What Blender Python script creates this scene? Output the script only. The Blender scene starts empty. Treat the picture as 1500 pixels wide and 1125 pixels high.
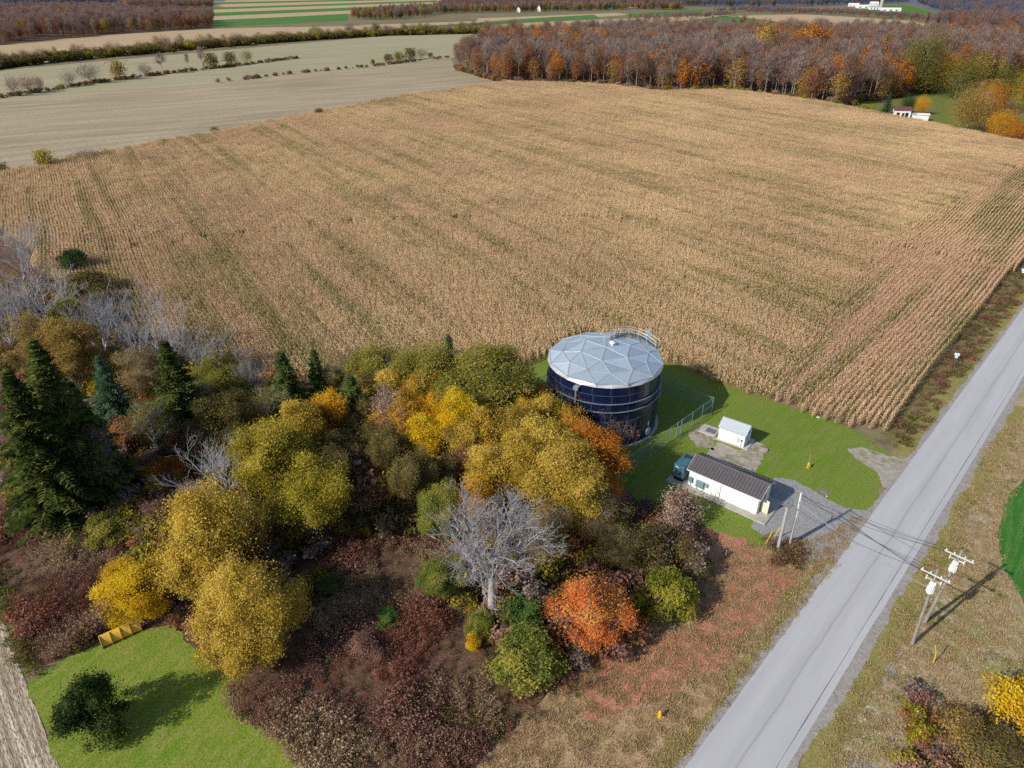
import bpy, math, random
import numpy as np
from mathutils import Vector, Matrix

random.seed(7)
RNG = np.random.default_rng(7)
R_ = math.radians
SC = bpy.context.scene
COL = SC.collection
CAM_H, FOC, PITCH = 60.0, 1000.0, R_(30)
cP, sP = math.cos(PITCH), math.sin(PITCH)


def at(x, y, z=0.0):
    """world point at height z seen at a pixel of the 1500 px photograph"""
    u = (x - 750) / FOC
    v = (562.5 - y) / FOC
    t = (z - CAM_H) / (-sP + v * cP)
    return Vector((u * t, (cP + v * sP) * t, z))


def gp(pts):
    return [(lambda p: (p.x, p.y))(at(*q)) for q in pts]


# ------------------------------------------------------------------ objects
def tag(o, label=None, cat=None, group=None, kind=None):
    if label: o['label'] = label
    if cat: o['category'] = cat
    if group: o['group'] = group
    if kind: o['kind'] = kind
    return o


def empty(name, loc, rz=0.0, label=None, cat=None, group=None):
    o = bpy.data.objects.new(name, None)
    o.empty_display_size = 0.3
    o.location = loc
    o.rotation_euler = (0, 0, rz)
    COL.objects.link(o)
    return tag(o, label, cat, group)


def link(name, me, parent=None, loc=None):
    o = bpy.data.objects.new(name, me)
    COL.objects.link(o)
    if parent: o.parent = parent
    if loc is not None: o.location = loc
    return o


def np_mesh(name, V, faces, mats, var=None, midx=None, smooth=False):
    """faces: list of (M,k) int arrays"""
    me = bpy.data.meshes.new(name)
    V = np.asarray(V, np.float32)
    me.vertices.add(len(V))
    me.vertices.foreach_set('co', V.ravel())
    loops = np.concatenate([f.ravel() for f in faces]).astype(np.int32)
    cnt = np.concatenate([np.full(len(f), f.shape[1]) for f in faces]).astype(np.int32)
    st = np.concatenate([[0], np.cumsum(cnt)[:-1]]).astype(np.int32)
    me.loops.add(len(loops))
    me.loops.foreach_set('vertex_index', loops)
    me.polygons.add(len(cnt))
    me.polygons.foreach_set('loop_start', st)
    if var is not None:
        a = me.attributes.new('var', 'FLOAT', 'FACE')
        a.data.foreach_set('value', np.asarray(var, np.float32))
    for m in mats: me.materials.append(m)
    if midx is not None:
        me.polygons.foreach_set('material_index', np.asarray(midx, np.int32))
    if smooth:
        me.polygons.foreach_set('use_smooth', np.ones(len(cnt), bool))
    me.update(calc_edges=True)
    me.validate()
    return me


class MB:
    def __init__(s):
        s.v = []; s.f = []; s.m = []

    def add(s, vs, fs, m=0):
        n = len(s.v)
        s.v += [tuple(v) for v in vs]
        s.f += [tuple(i + n for i in f) for f in fs]
        s.m += [m] * len(fs)

    def box(s, c, d, rz=0.0, m=0, M=None):
        x, y, z = d[0] / 2, d[1] / 2, d[2] / 2
        vs = [Vector((a, b, e)) for e in (-z, z) for a, b in ((-x, -y), (x, -y), (x, y), (-x, y))]
        r = M if M is not None else Matrix.Rotation(rz, 3, 'Z')
        s.add([r @ v + Vector(c) for v in vs],
              [(0, 3, 2, 1), (4, 5, 6, 7), (0, 1, 5, 4), (1, 2, 6, 5), (2, 3, 7, 6), (3, 0, 4, 7)], m)

    def cbox(s, c, d, b=0.03, m=0):
        """box with chamfered vertical and top edges"""
        x, y, z = d[0] / 2, d[1] / 2, d[2] / 2
        def ring(ix, zz):
            X, Y = x - ix, y - ix
            return [(c[0] + p, c[1] + q, c[2] + zz) for p, q in
                    ((-X + b, -Y), (X - b, -Y), (X, -Y + b), (X, Y - b), (X - b, Y), (-X + b, Y), (-X, Y - b), (-X, -Y + b))]
        vs = ring(0, -z) + ring(0, z - b) + ring(b, z)
        fs = [tuple(range(7, -1, -1)), tuple(range(16, 24))]
        for k in range(2):
            for i in range(8):
                j = (i + 1) % 8
                fs.append((k * 8 + i, k * 8 + j, k * 8 + 8 + j, k * 8 + 8 + i))
        s.add(vs, fs, m)

    def cyl(s, p0, p1, r0, r1=None, n=8, m=0, cap=True):
        r1 = r0 if r1 is None else r1
        p0, p1 = Vector(p0), Vector(p1)
        d = (p1 - p0).normalized()
        a = d.orthogonal().normalized(); b = d.cross(a)
        vs = []
        for p, r in ((p0, r0), (p1, r1)):
            for i in range(n):
                t = 2 * math.pi * i / n
                vs.append(p + (a * math.cos(t) + b * math.sin(t)) * r)
        fs = [(i, (i + 1) % n, n + (i + 1) % n, n + i) for i in range(n)]
        if cap: fs += [tuple(range(n - 1, -1, -1)), tuple(range(n, 2 * n))]
        s.add(vs, fs, m)

    def tube(s, pts, r, n=6, m=0):
        pts = [Vector(p) for p in pts]
        rs = r if isinstance(r, (list, tuple)) else [r] * len(pts)
        vs = []
        a = None
        for k, p in enumerate(pts):
            d = (pts[min(k + 1, len(pts) - 1)] - pts[max(k - 1, 0)]).normalized()
            if a is None: a = d.orthogonal().normalized()
            a = (a - d * a.dot(d)).normalized(); b = d.cross(a)
            for i in range(n):
                t = 2 * math.pi * i / n
                vs.append(p + (a * math.cos(t) + b * math.sin(t)) * rs[k])
        fs = []
        for k in range(len(pts) - 1):
            for i in range(n):
                j = (i + 1) % n
                fs.append((k * n + i, k * n + j, k * n + n + j, k * n + n + i))
        fs += [tuple(range(n - 1, -1, -1)), tuple(range((len(pts) - 1) * n, len(pts) * n))]
        s.add(vs, fs, m)

    def lathe(s, prof, n=16, c=(0, 0, 0), m=0):
        vs = []
        for r, z in prof:
            for i in range(n):
                t = 2 * math.pi * i / n
                vs.append((c[0] + r * math.cos(t), c[1] + r * math.sin(t), c[2] + z))
        fs = []
        for k in range(len(prof) - 1):
            for i in range(n):
                j = (i + 1) % n
                fs.append((k * n + i, k * n + j, k * n + n + j, k * n + n + i))
        fs += [tuple(range(n - 1, -1, -1)), tuple(range((len(prof) - 1) * n, len(prof) * n))]
        s.add(vs, fs, m)

    def prism(s, poly, axis_pts, m=0):
        """poly: list of Vectors; extruded by vector axis_pts"""
        n = len(poly)
        vs = [Vector(p) for p in poly] + [Vector(p) + Vector(axis_pts) for p in poly]
        fs = [tuple(range(n - 1, -1, -1)), tuple(range(n, 2 * n))]
        fs += [(i, (i + 1) % n, n + (i + 1) % n, n + i) for i in range(n)]
        s.add(vs, fs, m)

    def mesh(s, name, mats, smooth=False):
        me = bpy.data.meshes.new(name)
        me.from_pydata([tuple(v) for v in s.v], [], s.f)
        mats = mats if isinstance(mats, (list, tuple)) else [mats]
        for m in mats: me.materials.append(m)
        me.polygons.foreach_set('material_index', s.m)
        if smooth:
            me.polygons.foreach_set('use_smooth', [True] * len(s.f))
            me.set_sharp_from_angle(angle=R_(38))
        me.update()
        return me

    def build(s, name, mats, parent=None, loc=None, smooth=False):
        return link(name, s.mesh(name, mats, smooth), parent, loc)


# ------------------------------------------------------------------ materials
def newmat(name):
    m = bpy.data.materials.new(name)
    m.use_nodes = True
    nt = m.node_tree
    nt.nodes.clear()
    out = nt.nodes.new('ShaderNodeOutputMaterial')
    return m, nt, out


def nd(nt, typ, **kw):
    n = nt.nodes.new(typ)
    for k, v in kw.items(): setattr(n, k, v)
    return n


def c4(c): return (c[0], c[1], c[2], 1)


def mixc(nt, fac, a, b, blend='MIX'):
    n = nd(nt, 'ShaderNodeMix', data_type='RGBA', blend_type=blend)
    for sock, v in ((n.inputs['Factor'], fac), (n.inputs[6], a), (n.inputs[7], b)):
        if hasattr(v, 'is_output'): nt.links.new(v, sock)
        elif isinstance(v, (tuple, list)): sock.default_value = c4(v)
        else: sock.default_value = v
    return n.outputs[2]


def noise(nt, vec, scale, detail=3, rough=0.55):
    n = nd(nt, 'ShaderNodeTexNoise')
    n.inputs['Scale'].default_value = scale
    n.inputs['Detail'].default_value = detail
    n.inputs['Roughness'].default_value = rough
    if vec is not None: nt.links.new(vec, n.inputs['Vector'])
    return n.outputs['Fac']


def remap(nt, val, a, b, c=0.0, d=1.0):
    n = nd(nt, 'ShaderNodeMapRange')
    n.inputs[1].default_value = a; n.inputs[2].default_value = b
    n.inputs[3].default_value = c; n.inputs[4].default_value = d
    nt.links.new(val, n.inputs[0])
    return n.outputs[0]


def math_(nt, op, a, b=None):
    n = nd(nt, 'ShaderNodeMath', operation=op)
    for i, v in enumerate((a, b)):
        if v is None: continue
        if hasattr(v, 'is_output'): nt.links.new(v, n.inputs[i])
        else: n.inputs[i].default_value = v
    return n.outputs[0]


def mapped(nt, vec, rot=0.0, scale=(1, 1, 1)):
    """turn about z first, then stretch along the turned axes"""
    if rot:
        r = nd(nt, 'ShaderNodeMapping'); r.inputs['Rotation'].default_value = (0, 0, rot)
        nt.links.new(vec, r.inputs['Vector']); vec = r.outputs[0]
    n = nd(nt, 'ShaderNodeMapping'); n.inputs['Scale'].default_value = scale
    nt.links.new(vec, n.inputs['Vector'])
    return n.outputs[0]


def objco(nt): return nd(nt, 'ShaderNodeTexCoord').outputs['Object']
def worldco(nt): return nd(nt, 'ShaderNodeNewGeometry').outputs['Position']


def principled(nt, out, col, rough=0.8, metal=0.0, bump=None, bstr=0.3, bdist=0.05, spec=0.5):
    p = nd(nt, 'ShaderNodeBsdfPrincipled')
    if hasattr(col, 'is_output'): nt.links.new(col, p.inputs['Base Color'])
    else: p.inputs['Base Color'].default_value = c4(col)
    if hasattr(rough, 'is_output'): nt.links.new(rough, p.inputs['Roughness'])
    else: p.inputs['Roughness'].default_value = rough
    p.inputs['Metallic'].default_value = metal
    p.inputs['Specular IOR Level'].default_value = spec
    if bump is not None:
        b = nd(nt, 'ShaderNodeBump')
        b.inputs['Strength'].default_value = bstr
        b.inputs['Distance'].default_value = bdist
        nt.links.new(bump, b.inputs['Height'])
        nt.links.new(b.outputs[0], p.inputs['Normal'])
    nt.links.new(p.outputs[0], out.inputs[0])
    return p


def mat(name, c, c2=None, scale=3.0, rough=0.7, metal=0.0, bstr=0.0, spec=0.4, fine=None, lo=.35, hi=.65):
    """surface of colour c, worn towards c2 by noise"""
    m, nt, out = newmat(name)
    co = objco(nt)
    c2 = c2 or tuple(x * .72 for x in c)
    n1 = noise(nt, co, scale, 4, .6)
    col = mixc(nt, remap(nt, n1, lo, hi), c, c2)
    n2 = noise(nt, co, fine or scale * 9, 2, .6)
    col = mixc(nt, remap(nt, n2, .3, .7, 0, .35), col, tuple(x * .6 for x in c))
    principled(nt, out, col, rough, metal, n2 if bstr else None, bstr, .02, spec)
    return m


def ground_mat(name, cols, big=.05, mid=.5, fine=5.0, rot=0.0, stretch=(1, 1, 1), bstr=.6, bdist=.08, speck=None, thr=.62, lo=.38, hi=.62):
    """cols = base, patch colour (big noise), mottling colour (mid noise), grain colour (fine noise)"""
    m, nt, out = newmat(name)
    co = worldco(nt)
    rot = -rot
    ms = mapped(nt, co, rot, stretch)
    nb = noise(nt, ms, big, 5, .6)
    nm = noise(nt, ms, mid, 4, .6)
    nf = noise(nt, mapped(nt, co, rot, (stretch[0] ** .5, stretch[1] ** .5, 1)), fine, 3, .7)
    col = mixc(nt, remap(nt, nb, lo, hi), cols[0], cols[1])
    col = mixc(nt, remap(nt, nm, .42, .62, 0, .9), col, cols[2])
    col = mixc(nt, remap(nt, nf, .45, .62, 0, .85), col, cols[3])
    if speck:
        ns = noise(nt, co, 3.1, 2, .8)
        pat = noise(nt, co, .14, 3, .5)
        f = math_(nt, 'MULTIPLY', remap(nt, ns, thr, thr + .05), remap(nt, pat, .42, .58))
        col = mixc(nt, f, col, speck)
    h = math_(nt, 'ADD', nf, math_(nt, 'MULTIPLY', nm, 1.5))
    principled(nt, out, col, .95, 0, h, bstr, bdist, .15)
    return m


LEAF_GAIN = 1.5


def leaf_mat(name, pal, trans=.38, hs=.35):
    """foliage: colour picked per leaf from a short palette, light and dark clumps by noise"""
    m, nt, out = newmat(name)
    at_ = nd(nt, 'ShaderNodeAttribute', attribute_name='var')
    rp = nd(nt, 'ShaderNodeValToRGB')
    els = rp.color_ramp.elements
    while len(els) < len(pal): els.new(.5)
    for i, c in enumerate(pal):
        els[i].position = i / max(1, len(pal) - 1)
        els[i].color = c4(tuple(min(.85, q * LEAF_GAIN) for q in c))
    oi = nd(nt, 'ShaderNodeObjectInfo')
    n = noise(nt, objco(nt), hs, 2, .5)
    f = math_(nt, 'ADD', at_.outputs['Fac'], remap(nt, n, .3, .7, -.28, .28))
    f = math_(nt, 'ADD', f, remap(nt, oi.outputs['Random'], 0, 1, -.12, .12))
    nt.links.new(f, rp.inputs[0])
    w = nd(nt, 'ShaderNodeTexWhiteNoise', noise_dimensions='1D')
    nt.links.new(at_.outputs['Fac'], w.inputs['W'])
    col = mixc(nt, remap(nt, w.outputs['Value'], 0, 1, 0, .22), rp.outputs[0], (.02, .018, .012))
    d = nd(nt, 'ShaderNodeBsdfDiffuse')
    t = nd(nt, 'ShaderNodeBsdfTranslucent')
    nt.links.new(col, d.inputs[0]); nt.links.new(col, t.inputs[0])
    mx = nd(nt, 'ShaderNodeMixShader')
    mx.inputs[0].default_value = trans
    nt.links.new(d.outputs[0], mx.inputs[1]); nt.links.new(t.outputs[0], mx.inputs[2])
    nt.links.new(mx.outputs[0], out.inputs[0])
    return m


def corn_mat(name, rot, dry, pink, green, gthr, sand):
    m, nt, out = newmat(name)
    co = worldco(nt)
    st = noise(nt, mapped(nt, co, rot, (.045, 1, 1)), .24, 4, .6)      # long streaks along the rows
    pb = noise(nt, co, .018, 3, .6)
    av = nd(nt, 'ShaderNodeAttribute', attribute_name='var').outputs['Fac']
    col = mixc(nt, remap(nt, pb, .38, .62), dry, pink)
    col = mixc(nt, remap(nt, noise(nt, co, .3, 3, .6), .45, .7, 0, .5), col, sand)
    g = math_(nt, 'ADD', math_(nt, 'MULTIPLY', st, .75), math_(nt, 'MULTIPLY', noise(nt, co, .022, 3, .6), .35))
    gf = remap(nt, g, gthr, gthr + .12)
    lf = remap(nt, av, .35, .6, 1, .15)
    col = mixc(nt, math_(nt, 'MULTIPLY', gf, lf), col, green)
    w = nd(nt, 'ShaderNodeTexWhiteNoise', noise_dimensions='1D')
    nt.links.new(av, w.inputs['W'])
    col = mixc(nt, remap(nt, w.outputs['Value'], 0, 1, 0, .30), col, (.05, .032, .016))
    d = nd(nt, 'ShaderNodeBsdfDiffuse'); t = nd(nt, 'ShaderNodeBsdfTranslucent')
    nt.links.new(col, d.inputs[0]); nt.links.new(col, t.inputs[0])
    mx = nd(nt, 'ShaderNodeMixShader'); mx.inputs[0].default_value = .22
    nt.links.new(d.outputs[0], mx.inputs[1]); nt.links.new(t.outputs[0], mx.inputs[2])
    nt.links.new(mx.outputs[0], out.inputs[0])
    return m


BARK = mat('bark', (.12, .095, .075), (.07, .055, .045), 2.0, .95, bstr=.4)
BARK_GREY = mat('grey_bark', (.36, .335, .325), (.23, .21, .20), 2.0, .95, bstr=.4)
BARK_MID = mat('mid_grey_bark', (.45, .42, .40), (.30, .275, .26), 2.0, .95, bstr=.4)
BARK_PALE = mat('pale_bark', (.56, .55, .57), (.38, .37, .39), 2.0, .95, bstr=.3)
TWIG_MAUVE = mat('mauve_twigs', (.20, .145, .14), (.13, .09, .09), 2.0, .95)
TWIG_HAZE = mat('brown_grey_twigs', (.34, .30, .29), (.24, .205, .195), 1.0, .95)
TWIG_GREY = mat('grey_twigs', (.44, .43, .45), (.30, .285, .30), 1.0, .95)

# ------------------------------------------------------------------ world, sun, camera
SUN_AZ, SUN_EL = R_(32.5), R_(33)            # direction the shadows fall, height of the sun
w = bpy.data.worlds.new('World'); SC.world = w; w.use_nodes = True
wn = w.node_tree
bg = wn.nodes.get('Background') or wn.nodes.new('ShaderNodeBackground')
sky = wn.nodes.new('ShaderNodeTexSky')
sky.sky_type = 'NISHITA'; sky.sun_disc = False
sky.sun_elevation = SUN_EL
sky.sun_rotation = math.atan2(-math.cos(SUN_AZ), -math.sin(SUN_AZ)) % (2 * math.pi)
sky.altitude = 150; sky.air_density = 1.0; sky.dust_density = 1.2
wn.links.new(sky.outputs[0], bg.inputs[0]); bg.inputs[1].default_value = .125
wo = [n for n in wn.nodes if n.type == 'OUTPUT_WORLD']
wo = wo[0] if wo else wn.nodes.new('ShaderNodeOutputWorld')
wn.links.new(bg.outputs[0], wo.inputs[0])
sl = bpy.data.lights.new('sun', 'SUN'); sl.energy = 5.0; sl.angle = R_(.5); sl.color = (1, .93, .81)
so = bpy.data.objects.new('sun', sl); COL.objects.link(so)
so.rotation_euler = Vector((math.cos(SUN_AZ) * math.cos(SUN_EL), math.sin(SUN_AZ) * math.cos(SUN_EL), -math.sin(SUN_EL))).to_track_quat('-Z', 'Y').to_euler()
so.location = (-60, -40, 120)

cd = bpy.data.cameras.new('camera'); cam = bpy.data.objects.new('camera', cd); COL.objects.link(cam)
cd.sensor_fit = 'HORIZONTAL'; cd.sensor_width = 36; cd.lens = 36 * FOC / 1500
cd.clip_start = .5; cd.clip_end = 60000
cam.location = (0, 0, CAM_H); cam.rotation_euler = (R_(90) - PITCH, 0, 0)
SC.camera = cam
SC.view_settings.view_transform = 'Standard'; SC.view_settings.look = 'None'
SC.view_settings.exposure = 0; SC.view_settings.gamma = 1
SC.render.engine = 'CYCLES'
SC.cycles.max_bounces = 5; SC.cycles.diffuse_bounces = 2; SC.cycles.glossy_bounces = 2
SC.cycles.transmission_bounces = 3; SC.cycles.transparent_max_bounces = 10
SC.cycles.use_denoising = False
SC.cycles.use_adaptive_sampling = True; SC.cycles.adaptive_threshold = .015


# ------------------------------------------------------------------ ground sheets
def fractal_edge(pts, step, amp, seed=0):
    rg = random.Random(seed)
    out = []
    n = len(pts)
    for i in range(n):
        a = Vector(pts[i]); b = Vector(pts[(i + 1) % n])
        L = (b - a).length
        k = max(1, min(400, int(L / step)))
        d = (b - a) / max(L, 1e-6); nrm = Vector((-d.y, d.x))
        ph = [rg.uniform(0, 6.28) for _ in range(4)]
        for j in range(k):
            t = j / k
            s = t * L
            w_ = amp * (.5 * math.sin(s / (step * 7) + ph[0]) + .35 * math.sin(s / (step * 2.7) + ph[1]) + .5 * rg.uniform(-1, 1))
            w_ *= min(1, min(t, 1 - t) * L / (step * 2))
            p = a + d * s + nrm * w_
            out.append((p.x, p.y))
    return out


def sheet(name, pts, z, m, step=1.0, amp=.35, seed=1, kind='structure', label=None):
    p = fractal_edge(pts, step, amp, seed) if amp else pts
    me = bpy.data.meshes.new(name)
    me.from_pydata([(x, y, z) for x, y in p], [], [tuple(range(len(p)))])
    me.materials.append(m)
    import bmesh
    bm = bmesh.new(); bm.from_mesh(me)
    bmesh.ops.triangulate(bm, faces=bm.faces[:], ngon_method='EAR_CLIP')
    for f in bm.faces:
        if f.normal.z < 0: f.normal_flip()
    bm.to_mesh(me); bm.free()
    o = link(name, me)
    tag(o, label, None, None, kind)
    return o


def inpoly(P, poly):
    x, y = P[:, 0], P[:, 1]
    c = np.zeros(len(P), bool)
    n = len(poly)
    for i in range(n):
        x1, y1 = poly[i]; x2, y2 = poly[(i + 1) % n]
        if y1 == y2: continue
        k = ((y1 > y) != (y2 > y)) & (x < (x2 - x1) * (y - y1) / (y2 - y1) + x1)
        c ^= k
    return c


def rand_in(poly, density, rg=RNG):
    a = np.array(poly); lo, hi = a.min(0), a.max(0)
    n = int((hi[0] - lo[0]) * (hi[1] - lo[1]) * density)
    P = lo + rg.random((n, 2)) * (hi - lo)
    return P[inpoly(P, poly)]


TAN = (.42, .30, .165)
# the far land: one sheet to the horizon
G_LAND = ground_mat('land', [(.20, .18, .10), (.15, .15, .07), (.25, .20, .12), (.12, .10, .06)], .004, .03, .4, bstr=.2)
ms_ = bpy.data.meshes.new('ground')
ms_.from_pydata([(-30000, -800, -.03), (30000, -800, -.03), (30000, 40000, -.03), (-30000, 40000, -.03)], [], [(0, 1, 2, 3)])
ms_.materials.append(G_LAND)
tag(link('ground', ms_), kind='structure')

G_LAWN = ground_mat('lawn_grass', [(.135, .215, .024), (.18, .235, .035), (.21, .22, .06), (.09, .16, .018)], .10, .9, 5, rot=R_(48), stretch=(.25, 1.3, 1), bstr=.8, bdist=.07, speck=(.30, .21, .10), thr=.66)
G_LAWN2 = ground_mat('mown_grass', [(.19, .25, .03), (.14, .235, .022), (.27, .27, .07), (.085, .14, .014)], .15, 1.0, 6, rot=R_(60), stretch=(.45, 1.2, 1), bstr=.8, bdist=.08)
G_VERGE = ground_mat('dry_verge_grass', [(.42, .27, .16), (.29, .23, .09), (.50, .35, .23), (.23, .14, .08)], .14, .8, 6, bstr=.8, bdist=.08)
G_VERGER = ground_mat('thin_dry_grass', [(.38, .285, .175), (.21, .235, .06), (.48, .355, .25), (.17, .14, .055)], .085, .7, 6, rot=R_(-50), stretch=(.35, 1.1, 1), bstr=.8, bdist=.08, speck=(.50, .48, .48), thr=.575)
G_LITTER = ground_mat('fallen_leaves', [(.42, .17, .10), (.38, .20, .12), (.50, .26, .17), (.20, .08, .045)], .2, 1.3, 5, bstr=1, bdist=.06)
G_WOOD = ground_mat('woodland_floor', [(.13, .07, .05), (.10, .07, .035), (.20, .115, .08), (.06, .035, .025)], .15, .9, 5, bstr=1, bdist=.15)
G_STUB = ground_mat('stubble', [(.37, .30, .205), (.27, .235, .15), (.46, .37, .265), (.23, .195, .13)], .012, .12, 1.5, rot=R_(34), stretch=(.12, 1, 1), bstr=.4, bdist=.1)
G_STUB2 = ground_mat('green_stubble', [(.36, .325, .21), (.30, .29, .17), (.42, .365, .25), (.24, .22, .135)], .010, .1, 1.2, rot=R_(34), stretch=(.14, 1, 1), bstr=.3, bdist=.1)
G_WHEAT = ground_mat('young_wheat', [(.035, .15, .02), (.05, .17, .025), (.10, .21, .05), (.022, .10, .014)], .05, .8, 5, rot=R_(50), stretch=(.2, 2.0, 1), bstr=.5)
G_TANF = ground_mat('tan_field', [(.46, .33, .20), (.42, .31, .18), (.50, .37, .24), (.34, .25, .15)], .006, .05, .5, bstr=.2)
G_GREENF = ground_mat('green_field', [(.055, .17, .03), (.075, .19, .035), (.09, .2, .05), (.045, .13, .025)], .004, .03, .3, bstr=.1)
G_DITCH = ground_mat('weedy_ditch', [(.19, .145, .075), (.14, .14, .045), (.27, .2, .115), (.09, .07, .03)], .2, 1.1, 6, bstr=1, bdist=.12)
G_SOIL = ground_mat('field_soil', [(.26, .18, .11), (.20, .15, .085), (.32, .23, .15), (.13, .095, .055)], .1, 1.0, 5, bstr=.8)
G_PLOT = ground_mat('harvested_rows', [(.34, .27, .20), (.26, .20, .145), (.66, .58, .46), (.14, .10, .07)], .2, 1.6, 6, rot=R_(-45.7), stretch=(.05, 1.3, 1), bstr=.9, bdist=.1)
G_GRAVEL = ground_mat('gravel', [(.30, .305, .32), (.26, .265, .28), (.38, .38, .39), (.17, .17, .18)], .3, 2.2, 9, bstr=.9, bdist=.04, speck=(.20, .13, .06), thr=.60)
G_SANDG = ground_mat('worn_gravel', [(.36, .33, .29), (.22, .21, .10), (.46, .43, .40), (.20, .17, .13)], .35, 1.1, 7, bstr=.9, bdist=.04, lo=.45, hi=.55)
G_SHOULD = ground_mat('gravel_shoulder', [(.33, .31, .30), (.27, .25, .22), (.40, .38, .37), (.19, .17, .15)], .3, 2.0, 9, bstr=.8, bdist=.04)

CORN_EDGE_BACK = [(-260, 316), (-100, 278), (0, 258), (165, 225), (330, 195), (480, 165), (600, 142), (740, 123)]
FOREST_FRONT = [(740, 122), (830, 124), (900, 128), (960, 136), (1010, 136), (1060, 134), (1150, 145), (1230, 157)]
RIGHT_BACK = [(1240, 160), (1330, 178), (1420, 197), (1500, 213), (1640, 240)]
CORN_RIGHT = [(1700, 142), (1500, 370), (1400, 500), (1297, 634)]
LAWN_TOP = [(1297, 634), (1250, 624), (1190, 607), (1100, 578), (1040, 556), (985, 535)]
_c = at(985, 535); _l1 = at(800, 518); _l0 = at(748, 543)
_d = (_l1 - _l0).normalized()
_e = (at(1190, 607) - _c).normalized()
# hidden corner of the plot behind the tank
_t = ((_c.x - _l0.x) * _e.y - (_c.y - _l0.y) * _e.x) / (_d.x * _e.y - _d.y * _e.x)
LAWN_CORNER = _l0 + _d * _t
CORN_LEFT = [(748, 545), (640, 572), (560, 585), (470, 588), (350, 566), (260, 525), (150, 458), (60, 394), (0, 348), (-260, 270 + 60)]
corn_poly = gp(CORN_EDGE_BACK) + gp(FOREST_FRONT) + gp(RIGHT_BACK) + gp(CORN_RIGHT) + gp(LAWN_TOP)[1:] + [(LAWN_CORNER.x, LAWN_CORNER.y)] + gp(CORN_LEFT)
sheet('corn_field_soil', corn_poly, 0.0, G_SOIL, 4, .5)

stub_low = gp([(-500, 380), (-260, 318)]) + gp(CORN_EDGE_BACK[1:]) + gp([(760, 123), (735, 118), (668, 104), (660, 84), (550, 97), (430, 108), (320, 121), (160, 133), (0, 149), (-500, 185)])
sheet('stubble_field', stub_low, .004, G_STUB, 4, .6)
stub_up = gp([(-500, 187), (0, 150), (160, 134), (320, 122), (430, 109), (550, 98), (660, 85), (700, 80), (720, 62), (690, 50), (560, 53), (400, 67), (200, 85), (0, 103), (-500, 140)])
sheet('green_stubble_field', stub_up, .01, G_STUB2, 4, .6)
sheet('tan_field', gp([(-500, 132), (0, 100), (200, 82), (420, 62), (560, 50), (620, 42), (520, 38), (400, 40), (315, 42), (160, 51), (0, 66), (-500, 100)]), .03, G_TANF, 12, 1.5)


def stripe(name, l, r, m, z):
    sheet(name, gp([(l[0], l[1]), (r[0], r[1]), (r[0], r[2]), (l[0], l[2])]), z, m, 60, 4, seed=int(l[1] * 10))


stripe('green_field', (310, 30, 40), (510, 20, 30), G_GREENF, .06)
stripe('tan_field', (300, 24.5, 30), (650, 9.5, 14.5), G_TANF, .05)
stripe('green_field', (290, 19.5, 24.5), (650, 6, 9.5), G_GREENF, .06)
stripe('tan_field', (300, 14.5, 19.5), (640, 3, 6), G_TANF, .05)
stripe('green_field', (300, 11.5, 14.5), (640, .5, 3), G_GREENF, .06)
stripe('tan_field', (300, 6.5, 11.5), (700, -2.5, .5), G_TANF, .05)
stripe('green_field', (310, 3.5, 6.5), (520, -.5, 1), G_GREENF, .06)
stripe('tan_field', (310, 1, 3.5), (520, -2.5, -.5), G_TANF, .07)
sheet('tan_field', gp([(520, 37), (700, 31), (700, 27), (900, 19), (930, 21), (760, 33), (600, 42)]), .05, G_TANF, 20, 3)
sheet('green_field', gp([(640, 41), (760, 33.5), (880, 27), (870, 21.5), (760, 28), (700, 33), (590, 40)]), .07, G_GREENF, 20, 3)
sheet('tan_field', gp([(600, 43), (760, 34), (920, 27), (1060, 22), (1080, 24), (960, 33), (800, 45)]), .09, G_TANF, 20, 3)
sheet('green_field', gp([(915, 21), (1040, 13), (1010, 21), (930, 25)]), .08, G_GREENF, 20, 3)
sheet('green_field', gp([(1010, 31), (1060, 23), (1120, 29), (1180, 38), (1130, 37), (1090, 33)]), .10, G_GREENF, 20, 3)
sheet('tan_field', gp([(1080, 23), (1180, 21), (1330, 30), (1375, 39), (1400, 46), (1200, 42), (1130, 33), (1090, 28)]), .08, G_TANF, 20, 3)
sheet('green_field', gp([(1290, 8), (1330, 8), (1375, 20), (1330, 25), (1250, 17)]), .09, G_GREENF, 20, 3)
sheet('green_field', gp([(1400, 47), (1440, 43), (1640, 56), (1640, 66), (1500, 55)]), .09, G_GREENF, 20, 3)
G_FARW = mat('far_lake', (.55, .6, .68), (.5, .55, .62), .001, .3)
sheet('lake', gp([(1405, 1.2), (1460, 4.2), (1640, 9), (1640, -6), (1405, -6)]), .6, G_FARW, 200, 20)

# land around the tank
lawn_poly = gp([(700, 575), (748, 543)]) + [(LAWN_CORNER.x, LAWN_CORNER.y)] + gp([(985, 534), (1040, 555), (1100, 577), (1190, 606), (1250, 630), (1310, 668), (1300, 700), (1268, 752), (1200, 780), (1130, 800), (1085, 792), (1040, 772), (960, 735), (880, 735), (780, 660)])
floor_poly = gp([(-260, 340), (0, 349), (60, 395), (150, 459), (260, 526), (350, 567), (470, 589), (560, 586), (640, 573), (748, 546), (790, 650), (880, 728), (960, 730), (1050, 780), (1075, 800), (1010, 860), (940, 935), (850, 985), (760, 1060), (700, 1140), (480, 1180), (420, 1085), (345, 1050), (320, 990), (250, 916), (150, 950), (60, 975), (0, 850), (-300, 640)])
sheet('woodland_floor', floor_poly, .004, G_WOOD, 1.5, .6)
sheet('lawn', lawn_poly, .008, G_LAWN, .5, .45)
verge_l = gp([(1297, 633), (1340, 640), (1500, 440), (1560, 370), (1520, 365), (1500, 371), (1400, 501)])
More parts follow.
